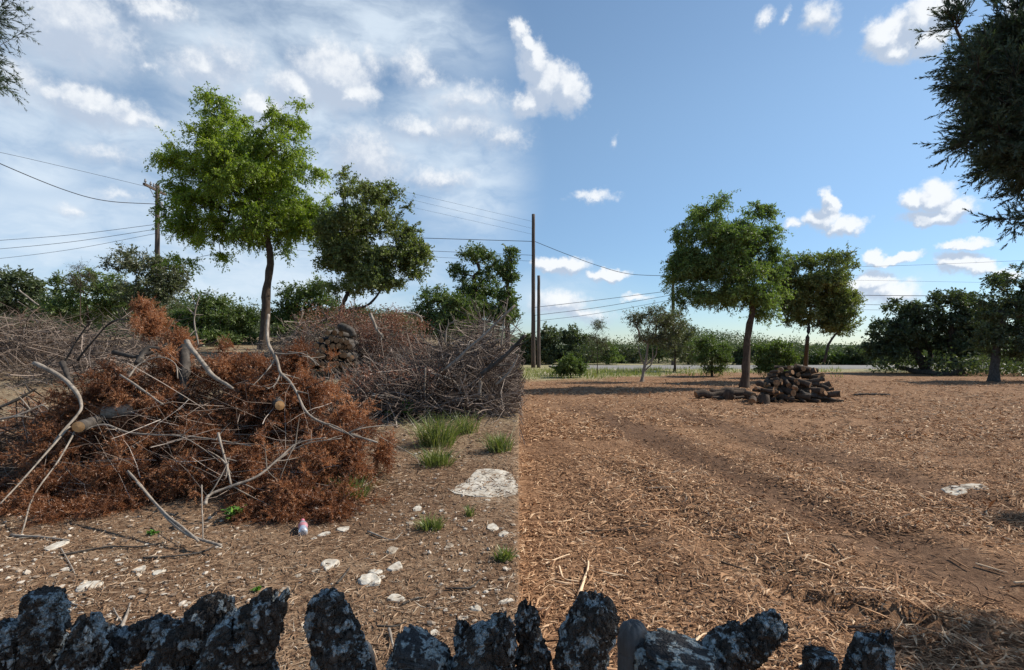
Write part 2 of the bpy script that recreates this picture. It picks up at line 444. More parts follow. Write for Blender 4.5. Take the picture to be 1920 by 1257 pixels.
M['twigbrown'] = tint_mat('brown_twigs', [(0, (.035, .022, .015)), (.45, (.10, .060, .040)), (1, (.25, .17, .125))])
M['chip'] = tint_mat('wood_chips', [(0, (.12, .058, .030)), (.33, (.28, .150, .078)), (.62, (.50, .290, .155)), (1, (.78, .58, .38))], 30, .25)
M['litter'] = tint_mat('dry_litter', [(0, (.07, .038, .022)), (.4, (.22, .125, .07)), (.75, (.44, .30, .19)), (1, (.66, .54, .40))], 30, .25)
M['pebble'] = tint_mat('limestone_bits', [(0, (.14, .09, .06)), (.4, (.32, .24, .17)), (1, (.60, .53, .44))], 25, .3, .9, .4)
M['rock'] = tint_mat('pale_limestone', [(0, (.16, .115, .08)), (.35, (.36, .30, .23)), (.6, (.52, .47, .39)), (1, (.64, .60, .53))], 22, 1.3, .9, .6)
M['grass'] = leaf_mat('grass_blades', (.09, .13, .03), (.17, .21, .055), (.32, .31, .13), .3)
M['weed'] = leaf_mat('weed_leaves', (.06, .14, .02), (.10, .22, .03), (.17, .32, .05), .35)
M['wire'] = tint_mat('wire', [(0, (.03, .03, .035)), (1, (.05, .05, .055))])
M['metal'] = tint_mat('grey_metal', [(0, (.22, .23, .24)), (1, (.3, .3, .31))], rough=.5)

def plain(name, c, rough=.6, spec=.3, trans=0.0):
    m, nt, b, out = new_mat(name)
    pos = b.n('ShaderNodeNewGeometry').outputs['Position']
    col = b.mix(b.noise(pos, 40, 3), tuple(x * .8 for x in c), tuple(min(1, x * 1.15) for x in c))
    p = principled(b, out, col, rough, None, spec)
    if trans: p.inputs['Transmission Weight'].default_value = trans
    return m

# ------------------------------------------------------------------ the ground, road and hills
def build_ground():
    t = np.linspace(-1, 1, 440)
    xs = np.sort(np.concatenate([3.0 * np.sinh(t * math.asinh(9000 / 3.0)), [-.0065, -.003, .0005]]))
    tb = np.linspace(-1, 1, 420); a = math.asinh(9000 / 3.0)
    ys = 3.0 * np.sinh(tb * a) + 4.0
    X, Y = np.meshgrid(xs, ys); X = X + SEAM * Y; Z = ground_z(X, Y)
    V = np.stack([X, Y, Z], -1).reshape(-1, 3); nx, ny = len(xs), len(ys)
    i = (np.arange(ny - 1)[:, None] * nx + np.arange(nx - 1)[None]).ravel()
    Q = np.stack([i, i + 1, i + nx + 1, i + nx], -1)
    tag(link('ground', make_mesh('ground', V, [Q], M['ground'], True)), kind='structure')
build_ground()

def build_road():
    m, nt, b, out = new_mat('pale_road'); pos = b.n('ShaderNodeNewGeometry').outputs['Position']
    n = b.m('ADD', b.m('MULTIPLY', b.noise(pos, 3, 4), .5), b.m('MULTIPLY', b.noise(pos, 60, 3), .5))
    principled(b, out, b.ramp(n, [(.3, (.19, .18, .17)), (.7, (.28, .27, .25))]), .9)
    xs = np.linspace(3, 120, 120); ys = np.array([37.4, 37.5, 40.5, 43.6, 43.7])
    X, Y = np.meshgrid(xs, ys); Y = Y + .5 * np.sin(X / 25)
    Z = ground_z(X, Y) + np.array([0, .06, .10, .06, 0])[:, None]
    V = np.stack([X, Y, Z], -1).reshape(-1, 3); nx = len(xs)
    i = (np.arange(4)[:, None] * nx + np.arange(nx - 1)[None]).ravel()
    tag(link('road', make_mesh('road', V, [np.stack([i, i + 1, i + nx + 1, i + nx], -1)], m, True)), kind='structure')
    # bare sandy track beside the poles
    m2, nt, b, out = new_mat('sandy_track'); pos = b.n('ShaderNodeNewGeometry').outputs['Position']
    principled(b, out, b.ramp(b.noise(pos, 4, 5), [(.3, (.36, .29, .20)), (.7, (.52, .45, .34))]), .95)
    u = np.linspace(0, 2 * pi, 40, endpoint=False); c = np.array([2.9, 31.5]); V = [np.array([c[0], c[1], float(ground_z(*c)) + .03])]
    for a in u:
        r = 1 + .2 * vnoise(np.array([cos(a) * 2, sin(a) * 2, 3.])); x, y = c[0] + 1.7 * r * cos(a), c[1] + 1.7 * r * sin(a)
        V.append(np.array([x, y, float(ground_z(x, y)) + .012]))
    tri = np.array([[0, k + 1, (k + 1) % 40 + 1] for k in range(40)])
    tag(link('dirt_track', make_mesh('dirt_track', np.array(V), [tri], m2, True)), kind='structure')
build_road()

def build_hills():
    m, nt, b, out = new_mat('wooded_hills'); pos = b.n('ShaderNodeNewGeometry').outputs['Position']
    principled(b, out, b.ramp(b.noise(pos, .02, 5), [(.35, (.045, .065, .035)), (.65, (.09, .11, .06))]), .95)
    n, k = 220, 14
    th = np.linspace(-1.15, 1.15, n); V = []
    for j in range(k):
        r = 2300 + j * 130; prof = sin(pi * j / (k - 1))
        for a in th:
            u = math.tan(a)
            hl = 1.6 + 2300 * .080; hr = 1.6 + 2300 * .004
            w = 1 - float(sstep(u, -.1, .06)); h = (hl * w + hr * (1 - w)) + 16 * float(fbm(np.array([a * 6, 0, 1.]), 3)) * (.4 + w)
            V.append((r * sin(a), r * cos(a), -4 + (h + 4) * prof))
    i = (np.arange(k - 1)[:, None] * n + np.arange(n - 1)[None]).ravel()
    tag(link('hills', make_mesh('hills', np.array(V), [np.stack([i, i + 1, i + n + 1, i + n], -1)], m, True)), kind='structure')
build_hills()

# ------------------------------------------------------------------ foliage builders
def leaves(C, D, L, Wd, tint):
    n = len(C); D = norm(D); S = norm(np.cross(D, rng.normal(size=(n, 3))))
    N = np.cross(D, S)
    L = L[:, None]; Wd = Wd[:, None]
    V = np.stack([C, C + D * L * .5 + S * Wd * .5 + N * L * .06, C + D * L, C + D * L * .5 - S * Wd * .5 + N * L * .06], 1).reshape(-1, 3)
    Q = np.arange(n * 4).reshape(n, 4)
    return V, [Q], np.repeat(tint, 4)

def needles(C, D, L, k, spread, w, tint, ln=.32):
    n = len(C); t = rng.random((n, k)); D = norm(D)
    base = C[:, None] + D[:, None] * (L[:, None] * t)[..., None]
    r = norm(np.cross(D[:, None], rng.normal(size=(n, k, 3))))
    nd = norm(D[:, None] * .8 + r * spread)
    l = (L[:, None] * ln * (1.15 - .75 * t) * rng.uniform(.6, 1.3, (n, k)))[..., None]
    s = norm(np.cross(nd, rng.normal(size=(n, k, 3)))) * w
    V = np.stack([base - s, base + s, base + nd * l], 2).reshape(-1, 3)
    tt = np.clip(tint[:, None] + rng.normal(0, .1, (n, k)), 0, 1)
    return V, [np.arange(n * k * 3).reshape(-1, 3)], np.repeat(tt.ravel(), 3)

def blob_points(blobs, n, Y, shell=.45, clip=None, floor=True):
    """blobs (px,py,rx,ry[,dY[,rdepth m]]) at distance Y -> n points in their union"""
    B = []
    pxs = [b[0] for b in blobs]; half = (max(b[0] + b[2] for b in blobs) - min(b[0] - b[2] for b in blobs)) / 2; mid = (max(b[0] + b[2] for b in blobs) + min(b[0] - b[2] for b in blobs)) / 2
    for b in blobs:
        dY = b[4] if len(b) > 4 else None
        rd = b[5] if len(b) > 5 else max(b[2], .75 * half * max(.25, 1 - abs(b[0] - mid) / half)) * Y / F
        c = W(b[0], b[1], Y)
        if dY: c[1] += dY
        B.append((c, np.array([b[2] * Y / F, rd, b[3] * Y / F])))
    wts = np.array([r[0] * r[2] * (r[1] ** .5) for _, r in B]); wts /= wts.sum()
    idx = rng.choice(len(B), n, p=wts)
    d = norm(rng.normal(size=(n, 3))); rad = (shell + (1 - shell) * rng.random(n) ** .7)
    P = np.array([B[i][0] for i in idx]) + d * rad[:, None] * np.array([B[i][1] for i in idx])
    if clip:
        u = CX + F * P[:, 0] / P[:, 1]; P = P[(u > clip[0]) & (u < clip[1])]
    if floor:
        g = ground_z(P[:, 0], P[:, 1]) + .05; P[:, 2] = np.maximum(P[:, 2], g)
    return P

def grow(trunk, clumps, r_base, r_tip, first=2, bend=.18):
    """skeleton: trunk polyline, every clump joined to the nearest limb; pipe-model radii"""
    nodes = [p for p in trunk]; par = list(range(-1, len(trunk) - 1)); chains = [list(range(len(trunk)))]
    top = trunk[-1]
    order = np.argsort(np.linalg.norm(clumps - top, axis=1))
    for ci in order:
        c = clumps[ci]; N = np.array(nodes)
        d = np.linalg.norm(N - c, axis=1) + np.where(N[:, 2] > c[2], .35 * (N[:, 2] - c[2]), 0)
        d[:first] += 99
        a = int(np.argmin(d)); L = np.linalg.norm(c - N[a])
        k = max(2, int(L / .3)); ch = [a]
        off = norm(rng.normal(size=3)) * L * bend + np.array([0, 0, L * .10])
        for s in range(1, k + 1):
            t = s / k; nodes.append(N[a] * (1 - t) + c * t + off * 4 * t * (1 - t) * .5); par.append(ch[-1]); ch.append(len(nodes) - 1)
        chains.append(ch)
    w = np.zeros(len(nodes))
    kids = np.bincount([p for p in par if p >= 0], minlength=len(nodes))
    for i in range(len(nodes) - 1, -1, -1):
        if kids[i] == 0: w[i] += 1
        if par[i] >= 0: w[par[i]] += w[i]
    R = r_tip * np.sqrt(w); sc = (r_base - r_tip) / (R[0] - r_tip + 1e-6) if R[0] > r_tip else 1
    R = r_tip + (R - r_tip) * min(sc, 3)
    R = np.minimum(R, .52 * r_base)
    R[:len(trunk)] = np.maximum(R[:len(trunk)], np.linspace(r_base, r_base * .42, len(trunk)))
    return np.array(nodes), chains, R

def tree(name, label, cat, base, trunk_px, Y, blobs, nclump, r_base, leaf, mat, bark='bark', twigs=7, per=14, size=(.09, .035), droop=.1,
         sig=.45, group=None, clip=None, needle=False, shell=.4, extra=None, rtip=.008, stems=None, fork=.5):
    """trunk_px: list of (px,py) at distance Y (or world points); leaf: unused hook for leaf tint range"""
    root = empty(name, base, label, cat, group); b0 = np.array(base)
    tr = np.array([W(p[0], p[1], Y) if len(p) == 2 else np.array(p) for p in trunk_px])
    tr[0] = b0 - np.array([0, 0, .08]); tr = resample(tr, max(7, len(tr) * 3))
    k_ = (.5 if nclump > 300 else .32) * sig * F / Y; blobs = [(q[0], q[1] + .15 * k_, max(q[2] - k_, .4 * q[2]), max(q[3] - k_, .4 * q[3]), *q[4:]) for q in blobs]
    cl = blob_points(blobs, nclump, Y, shell, clip)
    nodes, chains, R = grow(tr, cl, r_base, rtip, first=max(2, int(len(tr) * fork)))
    parts = []
    for ci, ch in enumerate(chains):
        P = nodes[ch]; r = R[ch].copy()
        if ci: r[0] = min(r[0], r[1] * 1.25)
        if ci == 0: r[0] *= 1.3; r[1] *= 1.1
        segs = 10 if ci == 0 else (6 if r[0] > .03 else 4)
        V, pol = batch_tubes(P[None], r[None], segs)
        V = V + (.25 * np.repeat(r, segs)[:, None]) * np.stack([vnoise(V * 6 + 5 * q) for q in range(3)], -1)
        parts.append((V, pol, .5))
    n = len(cl); tw = n * twigs
    s0 = np.repeat(cl, twigs, 0) + rng.normal(0, .12 * sig, (tw, 3))
    d = norm(rng.normal(size=(tw, 3)) * np.array([1, 1, .75]) + np.array([0, 0, -droop]))
    l = sig * rng.uniform(.6, 1.4, tw)
    tt = np.linspace(0, 1, 4)[None, :, None]
    P = s0[:, None] + d[:, None] * l[:, None, None] * tt + np.array([0, 0, -droop * .5]) * l[:, None, None] * tt ** 2
    V, pol = batch_tubes(P, np.broadcast_to(np.linspace(rtip * .6, rtip * .25, 4), (tw, 4)), 3)
    parts.append((V, pol, .5))
    if stems:
        for st, r0, r1 in stems:
            parts.append((*rough_tube([W(p[0], p[1], Y) for p in st], r0, r1, 12, 6), .5))
    V, pol, t = merge(parts)
    link('trunk', make_mesh('trunk', V - b0, pol, M[bark], True, t), root)
    # leaves along every twig
    f = rng.random((tw, per)); base_c = np.repeat(rng.normal(.5, .17, n), twigs)
    C = s0[:, None] + d[:, None] * (l[:, None] * f)[..., None] + np.array([0, 0, -droop * .5]) * (l[:, None] * f ** 2)[..., None]
    C = (C + rng.normal(0, sig * .06, C.shape)).reshape(-1, 3)
    D = (np.repeat(d[:, None], per, 1) * .6 + rng.normal(size=(tw, per, 3)) * .8 + np.array([0, 0, -droop])).reshape(-1, 3)
    ti = np.clip(np.repeat(base_c, per) + rng.normal(0, .16, tw * per), 0, 1)
    if needle:
        L = size[0] * rng.uniform(.7, 1.3, len(C)); Vl, pl, tl = needles(C, D, L, needle, .7, size[1], ti)
    else:
        L = size[0] * rng.uniform(.65, 1.35, len(C)); Vl, pl, tl = leaves(C, D, L, L * (size[1] / size[0]), ti)
    link('crown', make_mesh('crown', Vl - b0, pl, M[mat], False, tl), root)
    return root

def heap(name, label, cat, boxes, n, length, rad, mat, tl=(.1, .9), pts=5, curl=.35, kind='stuff', up=.25, group=None, segs=3):
    """a heap of bare twigs: boxes (px0,px1,pytop,pybase,Y0,Y1) dome-shaped"""
    Ps, Rs, Ts = [], [], []
    wt = np.array([(b[1] - b[0]) * (b[3] - b[2]) for b in boxes], float); wt /= wt.sum()
    for b, nn in zip(boxes, (wt * n).astype(int)):
        px0, px1, pt, pb, Y0, Y1 = b
        u = rng.uniform(-1, 1, nn); v = rng.uniform(-1, 1, nn)
        Yc = (Y0 + Y1) / 2; x = ((px0 + px1) / 2 + u * (px1 - px0) / 2 - CX) / F * Yc; y = Yc + v * (Y1 - Y0) / 2
        g = ground_z(x, y); top = H - (pt - HY) / F * Yc
        hgt = np.maximum(.15, top - g) * np.clip(1 - np.abs(u) ** 2.4, .05, 1) * np.clip(1 - .75 * v ** 2, .1, 1)
        z = g + hgt * rng.random(nn) ** .6 * .93 + .01
        x = np.where(px1 > 900, np.minimum(x, SEAM * y - .02 - .25 * rng.random(nn)), x); c = np.stack([x, y, z], -1)
        d = norm(rng.normal(size=(nn, 3)) * np.array([1, .8, .5]) + np.stack([.5 * u, 0 * u, up * rng.random(nn)], -1))
        L = rng.uniform(*length, nn) * (Yc * 0 + 1)
        bend = norm(rng.normal(size=(nn, 3))) * curl; tt = np.linspace(-.5, .5, pts)
        P = c[:, None] + (d[:, None] * tt[None, :, None] + bend[:, None] * (tt[None, :, None] ** 2)) * L[:, None, None]
        P = P + rng.normal(0, .02, P.shape) * L[:, None, None]
        P[..., 0] = np.where((px1 > 900) & (P[..., 0] > SEAM * P[..., 1]), SEAM * P[..., 1] + .25 * (P[..., 0] - SEAM * P[..., 1]), P[..., 0])
        gz = ground_z(P[..., 0], P[..., 1]) + .01; P[..., 2] = np.maximum(P[..., 2], gz)
        r = rng.uniform(*rad, nn)[:, None] * np.linspace(1.2, .35, pts)[None]
        Ps.append(P); Rs.append(r); Ts.append(rng.uniform(*tl, nn))
    P = np.concatenate(Ps); R = np.concatenate(Rs); T = np.concatenate(Ts)
    V, pol = batch_tubes(P, R, segs)
    o = link(name, make_mesh(name, V, pol, M[mat], False, np.repeat(T, pts * segs)))
    return tag(o, label, cat, group, kind)

# ------------------------------------------------------------------ the two big shade trees and their oaks
tree('shade_tree', 'tall bright green leafy tree standing behind the orange brush pile', 'tree', at(493, 655), [(493, 655), (497, 600), (500, 545), (507, 492), (500, 440), (488, 380)], 19.5,
     [(412, 222, 44, 34), (425, 205, 30, 24), (545, 222, 30, 26), (450, 310, 90, 56), (352, 380, 60, 60), (520, 400, 80, 50), (442, 200, 18, 20), (540, 226, 42, 30), (570, 205, 16, 14), (345, 290, 56, 38), (420, 265, 62, 42), (520, 275, 72, 46), (375, 350, 66, 52), (470, 345, 90, 60),
      (565, 345, 48, 60), (390, 425, 70, 44), (490, 425, 100, 42), (575, 425, 46, 44), (335, 445, 34, 50), (345, 492, 40, 20), (420, 470, 60, 18), (320, 380, 24, 40), (555, 470, 50, 16), (600, 320, 24, 26), (598, 385, 34, 50), (600, 440, 32, 40)],
     390, .19, None, 'leaf_elm', fork=.56, twigs=14, per=25, size=(.098, .038), droop=.4, sig=.45, group='shade trees', clip=(280, 625))
tree('shade_tree', 'tall green leafy tree standing beside the firewood heap on the mulch', 'tree', at(1396, 727), [(1396, 727), (1399, 680), (1402, 625), (1411, 582), (1402, 545), (1390, 500)], 20.8,
     [(1318, 392, 38, 26), (1370, 460, 70, 50), (1290, 490, 46, 46), (1345, 372, 10, 18), (1424, 390, 34, 22), (1446, 370, 10, 10), (1277, 440, 36, 30), (1335, 435, 50, 34), (1410, 440, 58, 38), (1290, 495, 50, 40), (1370, 495, 75, 48),
      (1445, 495, 36, 48), (1300, 550, 56, 32), (1385, 550, 80, 32), (1450, 555, 34, 32), (1258, 540, 24, 38), (1262, 575, 20, 20), (1430, 585, 40, 12), (1470, 470, 14, 18)],
     350, .165, None, 'leaf_elm_backlit', fork=.56, twigs=14, per=24, size=(.09, .036), droop=.4, sig=.42, group='shade trees')
tree('oak_tree', 'olive green oak with crooked trunk leaning behind the grey brush heap', 'tree', at(628, 640), [(628, 640), (640, 580), (655, 540), (660, 490)], 18.5,
     [(645, 360, 26, 26), (700, 368, 42, 24), (735, 350, 20, 14), (765, 388, 28, 16), (690, 415, 70, 36), (755, 432, 30, 24), (640, 455, 40, 44), (735, 485, 54, 32), (685, 505, 54, 24), (780, 515, 24, 18), (640, 500, 34, 18), (650, 330, 10, 8), (618, 425, 32, 50), (620, 480, 32, 34), (665, 470, 60, 40), (705, 528, 62, 26), (650, 540, 40, 20), (772, 478, 40, 44), (610, 420, 30, 40)],
     380, .10, None, 'leaf_oak', 'oakbark', twigs=11, per=18, size=(.085, .045), droop=.0, sig=.34, group='oaks beside the shade trees',
     stems=[(((640, 585), (690, 572), (712, 548), (728, 520)), .05, .03)], clip=(600, 815))
tree('oak_tree', 'olive green oak growing right behind the firewood heap', 'tree', at(1509, 700), [(1509, 700), (1513, 650), (1517, 610), (1520, 575)], 24.5,
     [(1500, 490, 30, 24), (1550, 488, 36, 20), (1592, 497, 18, 10), (1540, 530, 52, 30), (1595, 560, 30, 22), (1570, 590, 46, 22), (1500, 560, 34, 34), (1612, 600, 18, 16), (1492, 465, 12, 8), (1480, 520, 26, 36), (1485, 570, 30, 30), (1565, 560, 44, 30), (1565, 612, 40, 18), (1505, 598, 40, 20), (1470, 545, 24, 40)],
     370, .11, None, 'leaf_oak', 'oakbark', twigs=11, per=18, size=(.09, .048), droop=.0, sig=.40, group='oaks beside the shade trees',
     stems=[(((1545, 680), (1556, 640), (1585, 612), (1605, 595)), .06, .03)])

# ------------------------------------------------------------------ trees and bushes behind the brush heaps
BG_L = 'trees and bushes behind the brush heaps'
def bush(name, label, px, py, Y, blobs, n, mat, group, per=12, size=(.12, .05), sig=.4, cat='bush', clip=None, r=.08, needle=False, twigs=7, bark='bark', top=None, droop=0.05):
    b = at(px, py) if py else gp((px - CX) / F * Y, Y)
    ys = [q[1] for q in blobs]; t = top or (np.mean([q[0] for q in blobs]), np.mean(ys))
    base_py = HY - (b[2] - H) * F / b[1]
    return tree(name, label, cat, b, [(px, base_py), ((px * 2 + t[0]) / 3, base_py + (t[1] - base_py) * .5), (t[0], t[1])], b[1] if py else Y, blobs, n, r, None, mat, bark,
                twigs=twigs, per=per, size=size, sig=sig, group=group, clip=clip, needle=needle, droop=droop)

bush('cedar_tree', 'dark round-topped cedar pair at the far left beyond the brush', 40, 0, 30, [(8, 530, 26, 26), (48, 528, 28, 24), (68, 548, 20, 22), (30, 570, 50, 30)], 120, 'leaf_dark', BG_L, cat='tree', size=(.17, .07), twigs=8)
bush('leafy_bush', 'wide mid green bush left of the utility pole', 165, 0, 27, [(130, 532, 38, 26), (185, 526, 42, 26), (110, 565, 34, 26), (225, 555, 40, 32), (160, 580, 70, 30)], 150, 'leaf_jun', BG_L, size=(.15, .06), twigs=8)
bush('leafy_bush', 'tall grey-green bush in front of the utility pole', 285, 0, 24, [(222, 492, 28, 18), (270, 495, 44, 30), (320, 515, 36, 38), (280, 545, 62, 34), (243, 476, 20, 10), (300, 590, 70, 26)], 170, 'leaf_grey', BG_L, size=(.13, .05), twigs=8)
bush('juniper_bush', 'small spire-topped juniper under the left side of the tree', 400, 0, 22, [(395, 512, 5, 14), (396, 538, 16, 12), (400, 562, 34, 18), (425, 590, 58, 28), (365, 600, 48, 30), (450, 610, 40, 26), (400, 630, 90, 24)], 170, 'leaf_jun', BG_L, size=(.13, .045), sig=.34, twigs=8)
bush('juniper_bush', 'rounded bright green juniper right of the tree trunk', 565, 0, 23, [(560, 560, 46, 30), (590, 540, 34, 22), (540, 592, 42, 28), (610, 580, 34, 34), (575, 620, 70, 26)], 150, 'leaf_jun', BG_L, size=(.13, .05), twigs=8)
bush('juniper_bush', 'low spreading green juniper behind the bare heap', 825, 0, 16, [(822, 556, 42, 24), (862, 572, 40, 28), (798, 585, 30, 22), (840, 610, 60, 30)], 140, 'leaf_jun', BG_L, size=(.09, .035), sig=.28, clip=(760, 968), twigs=8)
bush('gnarled_juniper', 'tall gnarled juniper with clumped green top', 905, 0, 18, [(890, 476, 36, 16), (862, 506, 22, 22), (912, 498, 26, 30), (900, 540, 44, 26), (880, 575, 50, 28)], 110, 'leaf_jun', BG_L, cat='tree', size=(.10, .04), sig=.26, clip=(830, 950), r=.14, twigs=9)
bush('gnarled_juniper', 'partly bare juniper growing at the mulch edge', 952, 0, 17, [(960, 478, 14, 18), (958, 520, 14, 16), (945, 505, 18, 20), (950, 560, 20, 26), (945, 590, 30, 20)], 85, 'leaf_jun', BG_L, cat='tree', size=(.10, .04), sig=.22, clip=(915, 971), r=.12, twigs=9)
bush('leafy_bush', 'low dark bush behind the oak trunk', 690, 0, 30, [(660, 590, 50, 20), (720, 600, 50, 16)], 60, 'leaf_dark', BG_L, size=(.16, .06))
bush('bare_sapling', 'thin almost leafless sapling above the far brush', 150, 0, 25, [(150, 500, 12, 14), (140, 525, 22, 22), (165, 520, 18, 20)], 40, 'leaf_grey', BG_L, cat='sapling', per=3, size=(.06, .02), r=.03)

# woods far behind, left
def thicket(name, label, spans, n, mat, size, Yj=6):
    Vs = []
    C = []
    for (p0, p1, t0, t1, Y, base) in spans:
        m = int(n * (p1 - p0) / sum(s[1] - s[0] for s in spans))
        px = rng.uniform(p0, p1, m); Yy = Y + rng.uniform(-Yj, Yj, m)
        x = (px - CX) / F * Yy; g = ground_z(x, Yy)
        tp = t0 + (t1 - t0) * (px - p0) / (p1 - p0)
        topz = H - (tp - HY) / F * Y; hh = (topz - g) * (.66 + 1.0 * fbm(np.stack([x * .22, Yy * .12, 0 * x], -1), 4))
        C.append(np.stack([x, Yy, g + np.maximum(.2, hh) * rng.random(m) ** .55], -1))
    C = np.concatenate(C); C = C + rng.normal(0, size * 1.2, C.shape)
    ti = np.clip(.5 + .45 * fbm(C * .6, 3) + rng.normal(0, .15, len(C)), 0, 1)
    V, p, t = leaves(C, rng.normal(size=C.shape), size * rng.uniform(.6, 1.4, len(C)), size * .5 * rng.uniform(.7, 1.3, len(C)), ti)
    return tag(link(name, make_mesh(name, V, p, M[mat], False, t)), label, 'thicket', None, 'stuff')
thicket('woods', 'far woods closing the view behind the left trees', [(-250, 420, 545, 560, 48, 0), (330, 640, 560, 585, 48, 0), (620, 870, 590, 588, 48, 0)], 70000, 'leaf_dark', .21)
thicket('woods', 'dark scrub woods beyond the road on the right', [(960, 1110, 612, 618, 58, 0), (1090, 1300, 628, 630, 56, 0), (1280, 1500, 630, 640, 56, 0), (1480, 1660, 648, 650, 52, 0), (1620, 2300, 632, 590, 56, 0)], 110000, 'leaf_dark', .19)
thicket('undergrowth', 'dark undergrowth beneath the right hand oaks', [(1640, 1760, 668, 655, 34, 0), (1750, 2250, 672, 655, 31, 0)], 11000, 'leaf_dark', .20, 2.5)

# ------------------------------------------------------------------ trees and bushes round the cleared ground
BG_R = 'trees and bushes round the cleared ground'
for (lb, px, bl) in (('round dark tree just right of the tall poles', 1030, [(1030, 628, 22, 18), (1015, 650, 26, 22), (1040, 665, 34, 20)]),
                     ('taller dark round tree beyond the small bush', 1075, [(1068, 630, 26, 18), (1092, 645, 18, 18), (1075, 665, 36, 20)]),
                     ('dark tree half hidden by the tall bare poles', 985, [(988, 645, 22, 24), (980, 670, 34, 18)])):
    bush('cedar_tree', lb, px, 0, 48, bl, 80, 'leaf_dark', BG_R, cat='tree', size=(.24, .10), sig=.5, per=13)
bush('juniper_bush', 'small rounded green bush alone on the verge', 1070, 708, 0, [(1070, 685, 24, 16), (1052, 690, 14, 12), (1088, 690, 14, 14), (1070, 670, 12, 8)], 70, 'leaf_jun', BG_R, size=(.12, .05), sig=.3, r=.05, twigs=9)
bush('bare_sapling', 'spindly grey sapling with few leaves near the slabs', 1120, 704, 0, [(1122, 610, 14, 16), (1115, 640, 18, 20), (1135, 650, 16, 24), (1108, 665, 10, 20)], 60, 'leaf_grey', BG_R, cat='sapling', per=5, size=(.08, .03), sig=.4, r=.03)
tree('small_tree', 'small many-stemmed tree with pale forked trunk', 'tree', at(1203, 716), [(1203, 716), (1208, 690), (1212, 672), (1215, 645)], 24.2,
     [(1190, 602, 22, 18), (1228, 595, 36, 22), (1262, 612, 26, 26), (1215, 630, 36, 18), (1180, 615, 14, 10), (1250, 640, 30, 18)], 110, .09, None, 'leaf_grey', 'palebark', twigs=8, per=9, size=(.10, .035), sig=.36, group=BG_R,
     stems=[(((1209, 688), (1200, 668), (1197, 648)), .04, .025), (((1210, 685), (1228, 668), (1233, 650)), .04, .025), (((1206, 700), (1222, 680), (1224, 652)), .035, .02)])
bush('leafy_bush', 'dense grey-green bush round the far utility pole', 1265, 0, 34, [(1262, 600, 24, 22), (1280, 625, 26, 22), (1250, 640, 40, 22), (1280, 660, 40, 20)], 100, 'leaf_grey', BG_R, size=(.15, .06), sig=.42)
bush('juniper_bush', 'open spiky juniper left of the green tree trunk', 1335, 706, 0, [(1332, 612, 5, 10), (1332, 632, 16, 10), (1335, 650, 34, 14), (1335, 670, 42, 16), (1340, 690, 22, 8), (1312, 640, 12, 10), (1358, 655, 20, 10)], 100, 'leaf_jun', BG_R, size=(.12, .04), sig=.32, r=.06, twigs=8)
bush('juniper_bush', 'dense green juniper between tree trunk and firewood', 1455, 0, 27, [(1452, 655, 32, 16), (1440, 675, 26, 16), (1475, 670, 26, 18), (1455, 690, 40, 10)], 100, 'leaf_jun', BG_R, size=(.12, .05), sig=.32, twigs=8)
for (lb, px, bl) in (('yellowish green scrub bush beside the road', 1612, [(1612, 672, 24, 10), (1590, 676, 20, 8), (1632, 670, 14, 12)]),
                     ('low green scrub bush right of the oak trunk', 1550, [(1548, 668, 26, 12), (1575, 676, 20, 9), (1525, 672, 22, 12)])):
    bush('scrub_bush', lb, px, 0, 47, bl, 60, 'leaf_jun', BG_R, size=(.2, .08), sig=.4)
for px in (1012, 1110, 1140, 1175, 1235, 1290, 1385, 1425, 1480, 1520, 1600, 1640):
    t = rng.uniform(632, 652) if px < 1450 else rng.uniform(648, 660); w = rng.uniform(16, 28)
    bush('scrub_tree', 'small scrub tree beyond the road, ' + ('left of the many-stemmed tree' if px < 1180 else 'behind the large green tree' if px < 1440 else 'right of the large green tree'), px, 0, rng.uniform(46, 52), [(px, t + 8, w * .8, 9), (px + rng.normal(0, 8), t + 18, w, 12), (px + rng.normal(0, 10), t + 28, w * 1.1, 10)], 45, rng.choice(['leaf_dark', 'leaf_grey', 'leaf_jun']), 'scrub trees beyond the road', cat='tree', size=(.2, .08), sig=.45, r=.06)
bush('cedar_tree', 'cedar just outside the right border shading the mulch', 2420, 0, 5.6, [(2400, 420, 90, 70), (2440, 470, 90, 80)], 70, 'leaf_dark', BG_R, cat='tree', size=(.06, .025), sig=.22, twigs=10)
OAKS = 'dark oaks along the right edge'
tree('live_oak', 'dark oak with leaning trunk nearest the road', 'tree', gp(25.0, 32), [(1742, 700), (1722, 668), (1703, 640), (1695, 610)], 32,
     [(1690, 575, 30, 22), (1715, 590, 34, 26), (1663, 620, 36, 26), (1645, 645, 24, 18), (1700, 625, 48, 30), (1665, 655, 40, 24), (1730, 640, 30, 24)], 170, .28, None, 'leaf_dark', 'oakbark', twigs=9, per=14, size=(.16, .075), sig=.42, group=OAKS,
     stems=[(((1738, 690), (1745, 660), (1730, 632)), .16, .08)])
tree('live_oak', 'dark spreading oak in the middle of the row', 'tree', gp(26.0, 31), [(1796, 700), (1786, 660), (1783, 630), (1786, 598)], 31,
     [(1780, 560, 36, 22), (1822, 572, 38, 30), (1758, 592, 24, 18), (1800, 610, 50, 30), (1830, 625, 38, 34), (1790, 650, 40, 26)], 170, .26, None, 'leaf_dark', 'oakbark', twigs=9, per=14, size=(.16, .075), sig=.42, group=OAKS)
